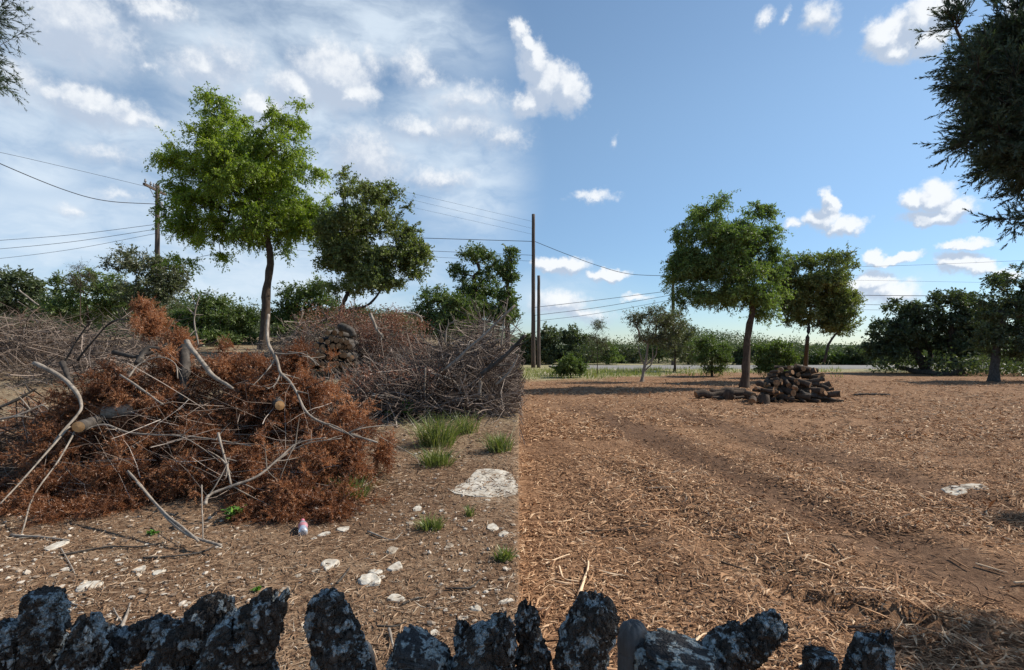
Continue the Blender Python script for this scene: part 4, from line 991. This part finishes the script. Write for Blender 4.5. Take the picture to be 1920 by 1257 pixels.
# ------------------------------------------------------------------ utility poles and wires
def utility_pole(name, label, px, Y, top_py, r, arm=None, base_py=None):
    b = gp((px - CX) / F * Y, Y); root = empty(name, b, label, 'utility pole', 'wooden poles'); t = W(px, top_py, Y)
    PP = resample([np.zeros(3) - np.array([0, 0, .3]), t - b], 16); V, pol = batch_tubes(PP[None], np.linspace(r, r * .72, 16)[None], 12, True); V = V + .012 * np.stack([vnoise(V * 4 + 5 * q) for q in range(3)], -1)
    link('pole', make_mesh('pole', V, pol, M['pole'], True), root)
    if arm:
        (ax0, ay0), (ax1, ay1) = arm; dY = -1.0
        p0 = W(ax0, ay0, Y - 1.2) - b; p1 = W(ax1, ay1, Y + 1.2) - b; p0[1] -= .1; p1[1] -= .1
        V, pol = batch_tubes(resample([p0, p1], 4)[None], np.full((1, 4), .10), 4, True)
        xarm = link('crossarm', make_mesh('crossarm', V, pol, M['pole'], False), root)
        for f in (.06, .3, .45, .94):
            c = p0 * (1 - f) + p1 * f
            prof = [(0, .03), (.08, .03), (.09, .075), (.15, .08), (.18, .05), (.24, .06), (.29, .02)]
            V = np.concatenate([[c + np.array([q * cos(a), q * sin(a), z + .07]) for a in np.arange(8) * pi / 4] for z, q in prof])
            i = (np.arange(6)[:, None] * 8); j = np.arange(8)[None]; j2 = (j + 1) % 8
            link('insulator', make_mesh('insulator', V, [np.stack([i + j, i + j2, i + 8 + j2, i + 8 + j], -1).reshape(-1, 4)], M['metal'], True, np.full(len(V), .2)), xarm)
        for f in (.2, .8):
            q = p0 * (1 - f) + p1 * f; e = (t - b) + np.array([0, -.12, -1.0])
            V, pol = batch_tubes(resample([q, e], 3)[None], np.full((1, 3), .025), 4, True)
            link('brace', make_mesh('brace', V, pol, M['metal'], False, np.full(len(V), .4)), root)
        c = (t - b) + np.array([.28, -.1, -1.4]); V, pol = batch_tubes(np.array([[c - [0, 0, .25], c + [0, 0, .25]]]), np.full((1, 2), .12), 10, True)
        link('fuse_box', make_mesh('fuse_box', V, pol, M['metal'], False, np.full(len(V), .3)), root)
    return root
utility_pole('utility_pole', 'wooden utility pole with crossarm half hidden by the leafy tree', 295, 34, 346, .17, ((272, 346), (312, 366)))
utility_pole('utility_pole', 'tallest bare wooden pole right of the mulch edge', 1000, 40.5, 402, .17)
utility_pole('utility_pole', 'shorter bare wooden pole beside the tallest one', 1010, 40.0, 517, .15)
utility_pole('utility_pole', 'far wooden pole behind the left side of the right green tree', 1262, 44, 490, .15, ((1250, 492), (1276, 498)))

def wire(label, pts, Y, r=.012):
    if not isinstance(Y, (tuple, list)): Y = [Y] * len(pts)
    P = resample([W(p[0], p[1], y) for p, y in zip(pts, Y)], 28); c = P[0]
    V, pol = batch_tubes((P - c)[None], np.full((1, 28), r), 5)
    tag(link('power_line', make_mesh('power_line', V, pol, M['wire'], True, np.full(len(V), .5)), None, c), label, 'power line', 'overhead wires')
wire('thick sagging cable from the left border to the crossarm pole', [(-80, 268), (0, 307), (120, 356), (200, 377), (293, 383)], [24, 26, 29, 31, 34], .022)
wire('faint upper wire running to the tip of the crossarm', [(-80, 272), (0, 286), (140, 318), (274, 350)], [26, 28, 31, 34], .010)
wire('topmost of three rising wires left of the crossarm pole', [(-80, 456), (0, 451), (140, 440), (293, 421)], 34, .014)
wire('middle of three rising wires left of the crossarm pole', [(-80, 472), (0, 467), (140, 453), (293, 430)], 34, .014)
wire('lowest of three rising wires left of the crossarm pole', [(-80, 490), (0, 485), (140, 467), (293, 438)], 34, .012)
wire('upper dark wire from the crossarm pole to the tallest pole', [(297, 424), (600, 441), (770, 446), (1000, 453)], [34, 36, 38, 40.4], .022)
wire('second dark wire below it ending on the tallest pole', [(297, 432), (600, 461), (785, 470), (1000, 479)], [34, 36, 38, 40.4], .016)
wire('third thin wire passing behind the gnarled juniper', [(297, 440), (600, 473), (800, 482), (1000, 490)], [34, 36, 38, 40.4], .010)
for k, (a, bb) in enumerate(((360, 366), (372, 379), (386, 390))):
    wire(['highest faint line', 'middle faint line', 'lowest faint line'][k] + ' in the sky right of the oak', [(760, a), (1000, bb + 50)], [120, 120], .02)
wire('guy line dropping from the tallest pole toward the tree', [(1000, 452), (1060, 476), (1120, 498), (1180, 514), (1262, 518)], [40.5, 41, 42, 43, 44], .02)
wire('upper of three wires rising to the far pole', [(1000, 577), (1120, 563), (1262, 545)], [40.3, 42, 44], .018)
wire('middle of three wires rising to the far pole', [(1000, 592), (1120, 577), (1262, 553)], [40.3, 42, 44], .018)
wire('lowest of three wires rising to the far pole', [(1000, 603), (1120, 588), (1262, 562)], [40.3, 42, 44], .014)
wire('upper wire right of the oak crossing to the dark trees', [(1262, 546), (1450, 551), (1750, 555), (2100, 552)], 44, .024)
wire('lower wire right of the oak crossing to the dark trees', [(1262, 556), (1450, 567), (1740, 573), (2100, 572)], 44, .018)
wire('faint lowest wire right of the oak', [(1262, 564), (1450, 577), (1700, 582), (2100, 583)], 44, .012)
wire('faint high wire above the right oaks', [(1262, 500), (1620, 500), (1920, 489), (2200, 480)], 60, .014)
wire('faint second high wire above the right oaks', [(1262, 520), (1680, 527), (1880, 530), (2200, 530)], 60, .012)

# ------------------------------------------------------------------ firewood heap on the mulch
FH = 'firewood heap on the mulch'
def heap_log(cx, cy, z, L, r, yaw, pitch, where):
    d = np.array([cos(yaw) * cos(pitch), sin(yaw) * cos(pitch), sin(pitch)]) * L / 2; c = np.array([cx, cy, z])
    cut_log('firewood_log', 'dark sawn log in the ' + where + ' of the firewood heap on the mulch', 'log', c - d, c + d, r, FH, 'bark')
x0h, yh = (1400 - CX) / F * 15.8, 15.8
gz0 = float(ground_z(8.2, 15.8))
for (row, n, xa, xb) in ((0, 15, 1405, 1560), (1, 14, 1410, 1555), (2, 12, 1416, 1548), (3, 11, 1424, 1545), (4, 10, 1432, 1540), (5, 8, 1440, 1535), (6, 7, 1448, 1528), (7, 5, 1462, 1520)):
    for k in range(n):
        px = xa + (xb - xa) * (k + .5) / n + rng.normal(0, 3); y = 15.4 + row * .09 + rng.uniform(-.15, .15)
        right = px > 1500
        yaw = pi / 2 + rng.normal(0, .6) if not right else rng.normal(2.4, .5)
        heap_log((px - CX) / F * y, y, gz0 + .07 + row * .122 + rng.normal(0, .03), rng.uniform(.3, .85), rng.choice([.035, .05, .06, .075, .09]), yaw, rng.normal(0, .22) - (.35 if px > 1530 else 0), ('bottom' if row < 3 else 'middle' if row < 6 else 'top') + (' left' if px < 1455 else ' right' if px > 1505 else ' centre'))
for k in range(26):   # back of the heap
    px = rng.uniform(1430, 1545); y = rng.uniform(16.0, 16.9); heap_log((px - CX) / F * y, y, gz0 + .1 + rng.random() * .7 * (17.2 - y), rng.uniform(.5, .9), .07, rng.normal(1.6, .7), rng.normal(0, .1), 'back')
for (lb, pts, w, Yy) in (('long dark log lying left of the firewood heap', [(1302, 733), (1410, 728)], 15, 16.6), ('second long log lying behind it by the tree foot', [(1330, 722), (1400, 724)], 12, 18.2), ('thin pole resting in front of the long dark log', [(1335, 741), (1420, 737)], 7, 16.2)):
    a, c2 = [W(p[0], p[1], Yy) for p in pts]; r = w * Yy / F / 2
    for p in (a, c2): p[2] = float(ground_z(p[0], p[1])) + r * .95
    cut_log('long_log', lb, 'log', a, c2, r, None, 'bark')
for (lb, px, py, r, dz) in (('round grey stump chunk beside the long dark log', 1368, 750, .17, .2), ('dark log round standing at the left foot of the heap', 1432, 757, .16, .26), ('log with pale ringed end at the heap front', 1412, 760, .10, 0)):
    p = at(px, py); 
    if dz: cut_log('log_round', lb, 'log', p, p + np.array([.03, .02, dz]), r, None, 'bark')
    else: cut_log('log_round', lb, 'log', p + np.array([0, 0, r]), p + np.array([.15, .4, r]), r, None, 'bark')
limb('bare_limb', 'twisted root-like limb at the right foot of the heap', 'branch', [(1500, 735), (1535, 745), (1570, 756)], 12, 6, 'oakbark', Y=15.3)
limb('bare_limb', 'low dark stick on the mulch right of the heap', 'branch', [(1602, 742), (1630, 739), (1668, 741)], 5, 4, 'oakbark', Y=17.2)

# ------------------------------------------------------------------ stones
_bm = bmesh.new(); bmesh.ops.create_icosphere(_bm, subdivisions=3, radius=1); ICO_V = np.array([v.co[:] for v in _bm.verts]); ICO_F = np.array([[v.index for v in f.verts] for f in _bm.faces]); _bm.free()
_bm = bmesh.new(); bmesh.ops.create_icosphere(_bm, subdivisions=1, radius=1); ICO1_V = np.array([v.co[:] for v in _bm.verts]); ICO1_F = np.array([[v.index for v in f.verts] for f in _bm.faces]); _bm.free()

def stone(name, label, cat, px, py, wpx, hpx, group=None, flat=.45, mat='rock', tint=.6, yaw=None, wy=None, sink=.25):
    p = at(px, py); w = wpx * p[1] / F / 2; seed = float(rng.random() * 90)
    d = wy if wy else max(.35 * w, hpx / F * p[1] / 2 / max(.16, (H - p[2]) / p[1]))
    d = min(d, 1.5 * w) if not wy else d
    V = ICO_V.copy()
    V = V * (1 + .35 * fbm(V * 1.1 + seed, 2)[:, None])
    for k in range(6):   # broken facets
        nrm = norm(rng.normal(size=3) * np.array([1, 1, .5])); h = rng.uniform(.55, .8); dd = V @ nrm; V = V - np.maximum(dd - h, 0)[:, None] * nrm * .9
    V[:, 2] = np.clip(V[:, 2], -.6, .55 + .12 * vnoise(V * 3 + seed)) 
    V = V * (1 + .04 * fbm(V * 6 + seed, 2)[:, None])
    V = V * np.array([w, d, w * flat])
    if wpx > 45: V[:, :2] *= 1 + .28 * fbm(np.stack([np.arctan2(V[:, 1], V[:, 0]) * 1.3, 0 * V[:, 0] + seed, 0 * V[:, 0]], -1), 3)[:, None]; V[:, 2] += .012 * fbm(V * 16, 3)
    a = rng.uniform(-.4, .4) if yaw is None else yaw
    V = V @ np.array([[cos(a), sin(a), 0], [-sin(a), cos(a), 0], [0, 0, 1]])
    if p[0] < SEAM * p[1]: V[:, 0] = np.minimum(V[:, 0], SEAM * (p[1] + V[:, 1]) - .012 - p[0] - .03 * (V[:, 2] < 0))
    V[:, 2] += ground_z(p[0] + V[:, 0], p[1] + V[:, 1]) - p[2]
    o = link(name, make_mesh(name, V, [ICO_F], M[mat], False, np.clip(tint + .25 * fbm(ICO_V * 2 + seed, 2), 0, 1)), None, p + np.array([0, 0, w * flat * (.6 - sink) * .25 - .22 * w * flat]))
    return tag(o, label, cat, group)
RK = 'pale limestone rocks on the brown soil'
for (lb, px, py, w, h) in (
    ('white angular rock straight above the second fence post', 166, 1103, 42, 20), ('white rock lying under the left end of the pile', 106, 1027, 32, 20), ('flat white rock above the rounded leaning post', 260, 1071, 30, 12),
    ('smaller grey white rock right of the flat white one', 300, 1076, 22, 12), ('small white rock left of the angular white one', 122, 1071, 18, 10), ('white rock just right of the front hollow soil', 615, 1062, 40, 18),
    ('pointed white rock above the domed stump', 742, 1066, 38, 16), ('broad cracked white rock left of the pointed one', 695, 1092, 56, 20), ('oblong white rock behind the cracked one', 702, 1076, 32, 10),
    ('long white rock lowest of the middle group', 742, 1126, 42, 14), ('small round white rock among twigs by the thin stub', 815, 1188, 20, 16), ('white rock just beyond the grass at the pile right', 782, 956, 20, 12),
    ('bluish rock beside the plastic bottle', 606, 1005, 24, 9), ('flat grey rock in the pile shadow', 642, 995, 30, 12), ('jagged white slab at the mulch edge upper piece', 924, 990, 26, 14), ('jagged white slab at the mulch edge lower piece', 945, 1005, 22, 10),
    ('tan rock in the soil above the pointed white rock', 735, 1035, 26, 16), ('yellowish rock above the split-topped post', 534, 1109, 26, 12), ('pale rock near the lower right soil', 893, 1146, 30, 9), ('pale flat rock by the mulch edge', 950, 1132, 36, 7),
    ('thin white rock above the wide post', 868, 1163, 24, 8), ('pale rock right of the tan one', 842, 1027, 20, 10), ('tiny white rock near the left border', 52, 1093, 12, 10), ('white rock at the foot of the second post', 40, 1168, 24, 14)):
    stone('limestone_rock', lb, 'rock', px, py, w, h, RK, tint=.3 if 'tan' in lb or 'yellowish' in lb else .58)
for k in range(70):
    px = rng.uniform(10, 960); py = rng.uniform(1005, 1215) if px < 640 else rng.uniform(920, 1215)
    if (px - SEAM * 0 - 968) > 0: continue
    stone('small_rock', 'small pale stone on the brown soil ' + ('near the left border' if px < 200 else 'below the pile front' if px < 560 else 'between pile and mulch edge' if px < 800 else 'close to the mulch edge'), 'stone', px, py, rng.uniform(7, 17), rng.uniform(4, 9), 'small stones on the brown soil', tint=rng.uniform(.2, .8))
stone('limestone_slab', 'broad white limestone slab outcropping by the tall grass', 'rock', 915, 905, 150, 46, None, .055, 'rock', .55, .15, wy=.42, sink=.35)
stone('limestone_slab', 'small pale slab breaking through the mulch on the right', 'rock', 1790, 922, 66, 16, None, .12, 'rock', .55, 0, wy=.15)
stone('limestone_slab', 'second pale slab beside it partly under chips', 'rock', 1832, 914, 50, 12, None, .12, 'rock', .45, .1, wy=.10)
SL = 'pale slabs on the verge'
for (lb, px, py, w, h) in (('large tilted pale slab on the verge left of the tree', 1182, 690, 44, 7), ('pale slab lying right of the tilted one', 1225, 691, 44, 5), ('grey slab on the far right of the verge slabs', 1222, 697, 24, 4), ('low pale slab left of the tilted one', 1150, 693, 24, 5)):
    stone('limestone_slab', lb, 'rock', px, py, w, h, SL, .18, 'rock', .55, wy=.7)
# gravel on the soil
def scatter_left(n, y0, y1, x_lo=-7, power=1.0):
    y = y0 * (y1 / y0) ** rng.random(n); u = np.where(rng.random(n) < .82, rng.uniform(-1.05, SEAM, n), rng.uniform(-2.2, -1.05, n)); return u * y, y
def build_gravel():
    n = 6500; x, y = scatter_left(n, 2.2, 7.5)
    keep = fbm(np.stack([x * .9, y * .9, 0 * x], -1), 2) > -.25; x, y = x[keep], y[keep]; n = len(x)
    r = .004 + .014 * rng.random(n) ** 2.5; s = rng.uniform(.6, 1.4, (n, 3)) * np.array([1, 1, .6])
    V = ICO1_V[None] * (1 + .25 * rng.normal(size=(n, len(ICO1_V), 1))) * r[:, None, None] * s[:, None]
    V = V + np.stack([x, y, ground_z(x, y) + r * .25], -1)[:, None]
    Fc = (ICO1_F[None] + (np.arange(n) * len(ICO1_V))[:, None, None]).reshape(-1, 3)
    tag(link('gravel', make_mesh('gravel', V.reshape(-1, 3), [Fc], M['pebble'], False, np.repeat(rng.random(n), len(ICO1_V)))), 'fine pale gravel strewn over the brown soil', 'gravel', None, 'stuff')
build_gravel()

# ------------------------------------------------------------------ shredded mulch and twig litter
def slivers(x, y, L, wd, tilt, dz, tint, curve=.15):
    """curved wood slivers: triangular section, pointed ends, 8 faces"""
    n = len(x); a = rng.uniform(0, 2 * pi, n); t = rng.normal(0, 1, n) * tilt
    d = np.stack([np.cos(a) * np.cos(t), np.sin(a) * np.cos(t), np.sin(t)], -1)
    s = np.stack([-np.sin(a), np.cos(a), 0 * a], -1); s = norm(s + np.stack([0 * a, 0 * a, rng.normal(0, .5, n)], -1)); nn = np.cross(d, s)
    c = np.stack([x, y, ground_z(x, y) + dz + np.abs(np.sin(t)) * L * .42], -1)
    Lh = (L / 2)[:, None]; w = (wd / 2)[:, None]; h = w * .6; bend = rng.normal(0, curve, n)[:, None] * L[:, None]
    V = np.stack([c - d * Lh, c - s * w + s * bend, c + s * w + s * bend, c + nn * h + s * bend, c + d * Lh * rng.uniform(.8, 1.1, (n, 1))], 1)
    T = np.array([[0, 2, 1], [0, 1, 3], [0, 3, 2], [4, 1, 2], [4, 3, 1], [4, 2, 3]])
    Fc = (T[None] + (np.arange(n) * 5)[:, None, None]).reshape(-1, 3)
    return V.reshape(-1, 3), [Fc], np.repeat(tint, 5)

def build_mulch():
    parts = []
    for (n, y0, y1, l0, l1, w0, w1) in ((700, 2.0, 7.5, .13, .30, .010, .026), (30000, 1.9, 5.0, .025, .13, .006, .016), (36000, 4.5, 10, .04, .17, .009, .022), (30000, 9, 26, .07, .26, .016, .036)):
        y = y0 * (y1 / y0) ** rng.random(n); u = np.where(rng.random(n) < .84, rng.uniform(SEAM + .001, 1.02, n), rng.uniform(1.02, 2.0, n)); x = u * y
        th = fbm(np.stack([x * .8, y * .8, 0 * x], -1), 3)
        keep = rng.random(n) < sstep(th, -.45, .15) * .85 + .15; x, y, th = x[keep], y[keep], th[keep]; n = len(x)
        tk = sum(st * (1 - sstep(np.abs(x - (3.48 - .117 * y + o)), .15, .55)) for o, st in ((0, 1), (1.95, .8), (-1.9, .4))) * (1 - sstep(y, 11, 17)) * sstep(y, 2.8, 3.8)
        kp = rng.random(n) > .68 * tk; x, y, th, tk = x[kp], y[kp], th[kp], tk[kp]; n = len(x)
        L = l0 + (l1 - l0) * rng.random(n) ** 1.8; wd = rng.uniform(w0, w1, n)
        ti = np.clip(rng.normal(.47, .22, n) + .12 * th - .2 * tk, 0, 1)
        parts.append(slivers(x, y, L, wd, .24, wd * .5, ti))
    V, p, t = merge(parts)
    tag(link('wood_chips', make_mesh('wood_chips', V, p, M['chip'], False, t)), 'shredded cedar mulch spread over the cleared ground', 'mulch', None, 'stuff')
    parts = []
    for (n, y0, y1, l0, l1, w0, w1) in ((34000, 1.9, 5.0, .015, .13, .003, .009), (26000, 4.5, 9, .03, .17, .004, .011), (9000, 8, 16, .05, .22, .006, .014)):
        x, y = scatter_left(n, y0, y1)
        L = l0 + (l1 - l0) * rng.random(n) ** 2; wd = rng.uniform(w0, w1, n)
        parts.append(slivers(x, y, L, wd, .12, wd * .4, np.clip(rng.normal(.40, .27, n), 0, 1), .12))
    V, p, t = merge(parts)
    tag(link('twig_litter', make_mesh('twig_litter', V, p, M['litter'], False, t)), 'dry twig and bark litter over the brown soil', 'litter', None, 'stuff')
build_mulch()

STK = 'loose sticks on the ground'
for (lb, pts, w, mat) in (
    ('curved dark stick on soil under the pile front', [(110, 1045), (200, 1030), (262, 1030), (310, 1022)], 5, 'oakbark'), ('long grey stick on soil right of the front limb', [(268, 1052), (320, 1050), (375, 1040), (410, 1025)], 5, 'oakbark'),
    ('pale stick flat on soil at the far left', [(20, 1007), (80, 1012), (130, 1018)], 6, 'palebark'), ('brown stick with a hooked tip left of the pointed white rock', [(632, 1100), (650, 1078), (655, 1068)], 5, 'oakbark'),
    ('thin forked stick standing by the tan rock', [(690, 1000), (735, 1015), (755, 1002)], 4, 'palebark'), ('dark stick right of the broad cracked rock', [(835, 1108), (880, 1108), (900, 1093)], 6, 'oakbark'),
    ('brown bark strip above the domed stump', [(755, 1138), (775, 1128), (800, 1124)], 6, 'oakbark'), ('short dark stick beneath the yellow leaf', [(706, 1183), (740, 1182), (762, 1174)], 6, 'oakbark'),
    ('pale thick twig leading up from the domed stump', [(728, 1190), (735, 1215), (742, 1235)], 8, 'palebark'), ('pale frayed bark strip before the slanting log', [(230, 1182), (238, 1160), (245, 1138)], 9, 'palebark'),
    ('pale twig left of the frayed bark strip', [(213, 1145), (222, 1163), (235, 1178)], 4, 'palebark'), ('pale curved twig below the long grey stick', [(115, 1035), (128, 1055), (140, 1080)], 4, 'palebark'),
    ('long pale twig right of the second post', [(112, 1125), (135, 1135), (155, 1142)], 4, 'palebark')):
    P = [at(*p) + np.array([0, 0, .012]) for p in pts]; limb('ground_stick', lb, 'stick', pts, w, w * .6, mat, world=P, group=STK)
MST = 'larger splinters lying on the mulch'
for (lb, pts, w, mat) in (
    ('pale straight splinter lower left of the mulch', [(1018, 1064), (1068, 1046)], 5, 'chippale'), ('thick pale splinter standing near the black-barked post', [(1086, 1126), (1098, 1090), (1103, 1060)], 8, 'chippale'),
    ('pale crooked splinter left of the standing one', [(1048, 1070), (1058, 1092), (1085, 1098)], 6, 'chippale'), ('long dark stick across the middle left mulch', [(1090, 1000), (1160, 1000), (1215, 990)], 6, 'bark'),
    ('pale stick lying level above the dark one', [(1212, 919), (1258, 917)], 6, 'chippale'), ('long reddish stick in the left middle mulch', [(1170, 966), (1220, 963), (1270, 960)], 6, 'chip'),
    ('dark split stick right of the tan leaf chip', [(1352, 1060), (1400, 1076)], 6, 'bark'), ('bright wide shard above the mossy mound post', [(1296, 1218), (1315, 1200), (1335, 1194)], 9, 'chippale'),
    ('brown stick before the two-pronged post', [(1570, 1184), (1630, 1192)], 8, 'bark'), ('pale vertical splinter in the middle mulch', [(1476, 1008), (1482, 1030)], 5, 'chippale'), ('brown stick slanting on the dark track', [(1560, 1028), (1582, 1054)], 5, 'bark'),
    ('pale short stick near the right border', [(1900, 1102), (1940, 1098)], 6, 'chippale'), ('slanting pale stick on the right mulch', [(1830, 1064), (1888, 1082)], 5, 'chippale'), ('thin stick crossing the right middle mulch', [(1780, 1052), (1818, 1072)], 5, 'chip'),
    ('pale stick by the left post gap', [(1020, 985), (1060, 982), (1078, 975)], 4, 'chippale')):
    P = [at(*p) + np.array([0, 0, .02]) for p in pts]
    limb('wood_splinter', lb, 'splinter', pts, w, w * .6, {'chippale': 'chip', 'chip': 'chip', 'bark': 'bark'}[mat], world=P, tint=.95 if mat == 'chippale' else .5, group=MST, segs=5)
stone('bark_flake', 'broad tan bark flake lying flat in the mulch', 'bark flake', 1263, 1046, 22, 20, None, .12, 'chip', .75, .5, wy=.05)

# ------------------------------------------------------------------ grass, weeds, bottle
def tuft(label, px, py, wpx, hpx, n, mat='grass', name='grass_tuft', cat='grass tuft', group='grass tufts on the stony ground', wid=.004):
    p = at(px, py); w = wpx * p[1] / F / 2; h = hpx * p[1] / F
    bx = np.clip(rng.normal(0, .40, n), -.9, .9) * w; by = np.clip(rng.normal(0, .36, n), -.8, .8) * w; lean = np.stack([bx * .9, by * .9, 0 * bx], -1) + rng.normal(0, .34, (n, 3)) * h; lean[:, 2] = 0
    hh = h * rng.uniform(.45, 1.1, n); b = np.stack([bx, by, 0 * bx], -1)
    gz = ground_z(b[:, 0] + p[0], b[:, 1] + p[1]) - p[2]; b[:, 2] = gz - .005
    s = norm(np.cross(rng.normal(size=(n, 3)), np.array([0, 0, 1]))) * wid
    m = b + lean * .35 + np.stack([0 * hh, 0 * hh, hh * .6], -1); t = b + lean * 1.0 + np.stack([0 * hh, 0 * hh, hh], -1)
    V = np.stack([b - s, b + s, m + s * .8, m - s * .8, t], 1).reshape(-1, 3); i = np.arange(n)[:, None] * 5
    o = link(name, make_mesh(name, V, [i + np.array([[0, 1, 2, 3]]), i + np.array([[3, 2, 4]])], M[mat], False, np.repeat(rng.random(n), 5)), None, p)
    return tag(o, label, cat, group)
tuft('tallest green grass tuft in front of the tangled heap', 818, 835, 70, 60, 420)
tuft('wispy dry grass tuft right of the tall green tuft', 872, 812, 50, 40, 160)
tuft('round grass tuft beside the white slab', 936, 846, 46, 36, 260)
tuft('low green grass tuft below the tall green tuft', 820, 872, 60, 34, 280)
tuft('thin grass tuft near the middle soil', 806, 992, 44, 26, 140)
tuft('thin grass tuft low by the mulch edge', 945, 1050, 32, 26, 110)
tuft('dim grass clump in the shadow right of the pile', 655, 935, 60, 46, 220)
tuft('sparse grass sprig near the white slab left tip', 880, 968, 22, 20, 50)
def weed(label, px, py, wpx, hpx, n, size=.05):
    p = at(px, py); w = wpx * p[1] / F / 2; h = hpx * p[1] / F
    root = empty('weed', p, label, 'weed', 'broad-leaved weeds')
    e = np.stack([rng.normal(0, .45, n) * w, rng.normal(0, .45, n) * w, rng.uniform(.3, 1, n) * h], -1); tt = np.linspace(0, 1, 4)[None, :, None]
    V, pol = batch_tubes(e[:, None] * tt * np.array([1, 1, 1]), np.full((n, 4), .0018), 3); link('stem', make_mesh('stem', V, pol, M['weed'], False, np.full(len(V), .2)), root)
    C = np.repeat(e, 5, 0) * rng.uniform(.5, 1, (n * 5, 1)); D = norm(rng.normal(size=(n * 5, 3)) * np.array([1, 1, .35]))
    V, pol, t = leaves(C, D, size * rng.uniform(.6, 1.2, n * 5), size * .6 * rng.uniform(.7, 1.2, n * 5), rng.random(n * 5)); link('foliage', make_mesh('foliage', V, pol, M['weed'], False, t), root)
weed('leafy green weed under the edge of the tangled heap', 765, 785, 50, 30, 22, .07)
weed('bright green weed in the dark hollow of the pile', 436, 975, 40, 30, 14, .05)
weed('small weed beside the propped front limbs', 285, 1006, 16, 10, 7, .03)
weed('bright sprig just behind the leaning fence posts', 481, 1114, 16, 10, 7, .025)
def verge_grass():
    n = 9000; y = rng.uniform(25, 37.2, n); u = rng.uniform(SEAM + .004, .62, n); x = u * y
    keep = rng.random(n) < np.where(u < .28, 1.0, .35) * sstep(y, 24, 31) * sstep(fbm(np.stack([x * .3, y * .3, 0 * x], -1), 2), -.4, .3); x, y = x[keep], y[keep]; n = len(x)
    b = np.stack([x, y, ground_z(x, y)], -1); h = rng.uniform(.08, .32, n)[:, None]; s = norm(np.cross(rng.normal(size=(n, 3)), np.array([0, 0, 1]))) * .02
    V = np.stack([b - s, b + s, b + rng.normal(0, .06, (n, 3)) + np.array([0, 0, 1]) * h], 1).reshape(-1, 3)
    tag(link('verge_grass', make_mesh('verge_grass', V, [np.arange(n * 3).reshape(-1, 3)], M['grass'], False, np.repeat(rng.uniform(.3, 1, n), 3))), 'thin dry grass along the verge before the road', 'grass', None, 'stuff')
verge_grass()

def bottle():
    p = at(568, 1000) + np.array([0, 0, .03]); root = empty('plastic_bottle', p, 'crumpled plastic drink bottle lying at the front foot of the pile', 'bottle')
    ax = norm(np.array([-.35, .85, .25])); a = norm(np.cross(ax, [0, 0, 1.])); b = np.cross(a, ax)
    def lathe(prof, mat, nm):
        sg = 14; ang = np.arange(sg) * 2 * pi / sg
        V = np.concatenate([[ax * z + (a * cos(t) + b * sin(t)) * r * (1 + .08 * vnoise(np.array([z * 60, cos(t) * 2, sin(t) * 2]))) for t in ang] for z, r in prof])
        k = len(prof); i = np.arange(k - 1)[:, None] * sg; j = np.arange(sg)[None]; j2 = (j + 1) % sg
        link(nm, make_mesh(nm, V, [np.stack([i + j, i + j2, i + sg + j2, i + sg + j], -1).reshape(-1, 4), np.arange(sg)[::-1][None], ((k - 1) * sg + np.arange(sg))[None]], mat, True), root)
    lathe([(-.075, .02), (-.07, .031), (-.03, .032), (.0, .029), (.03, .032), (.05, .026), (.07, .013), (.08, .012)], plain('clear_plastic', (.62, .66, .72), .15, .6, .55), 'bottle_body')
    lathe([(-.012, .0325), (.022, .0335)], plain('pink_label', (.5, .22, .25), .5), 'bottle_label')
    lathe([(.078, .014), (.098, .014)], plain('bottle_cap_plastic', (.6, .2, .25), .4), 'bottle_cap')
bottle()
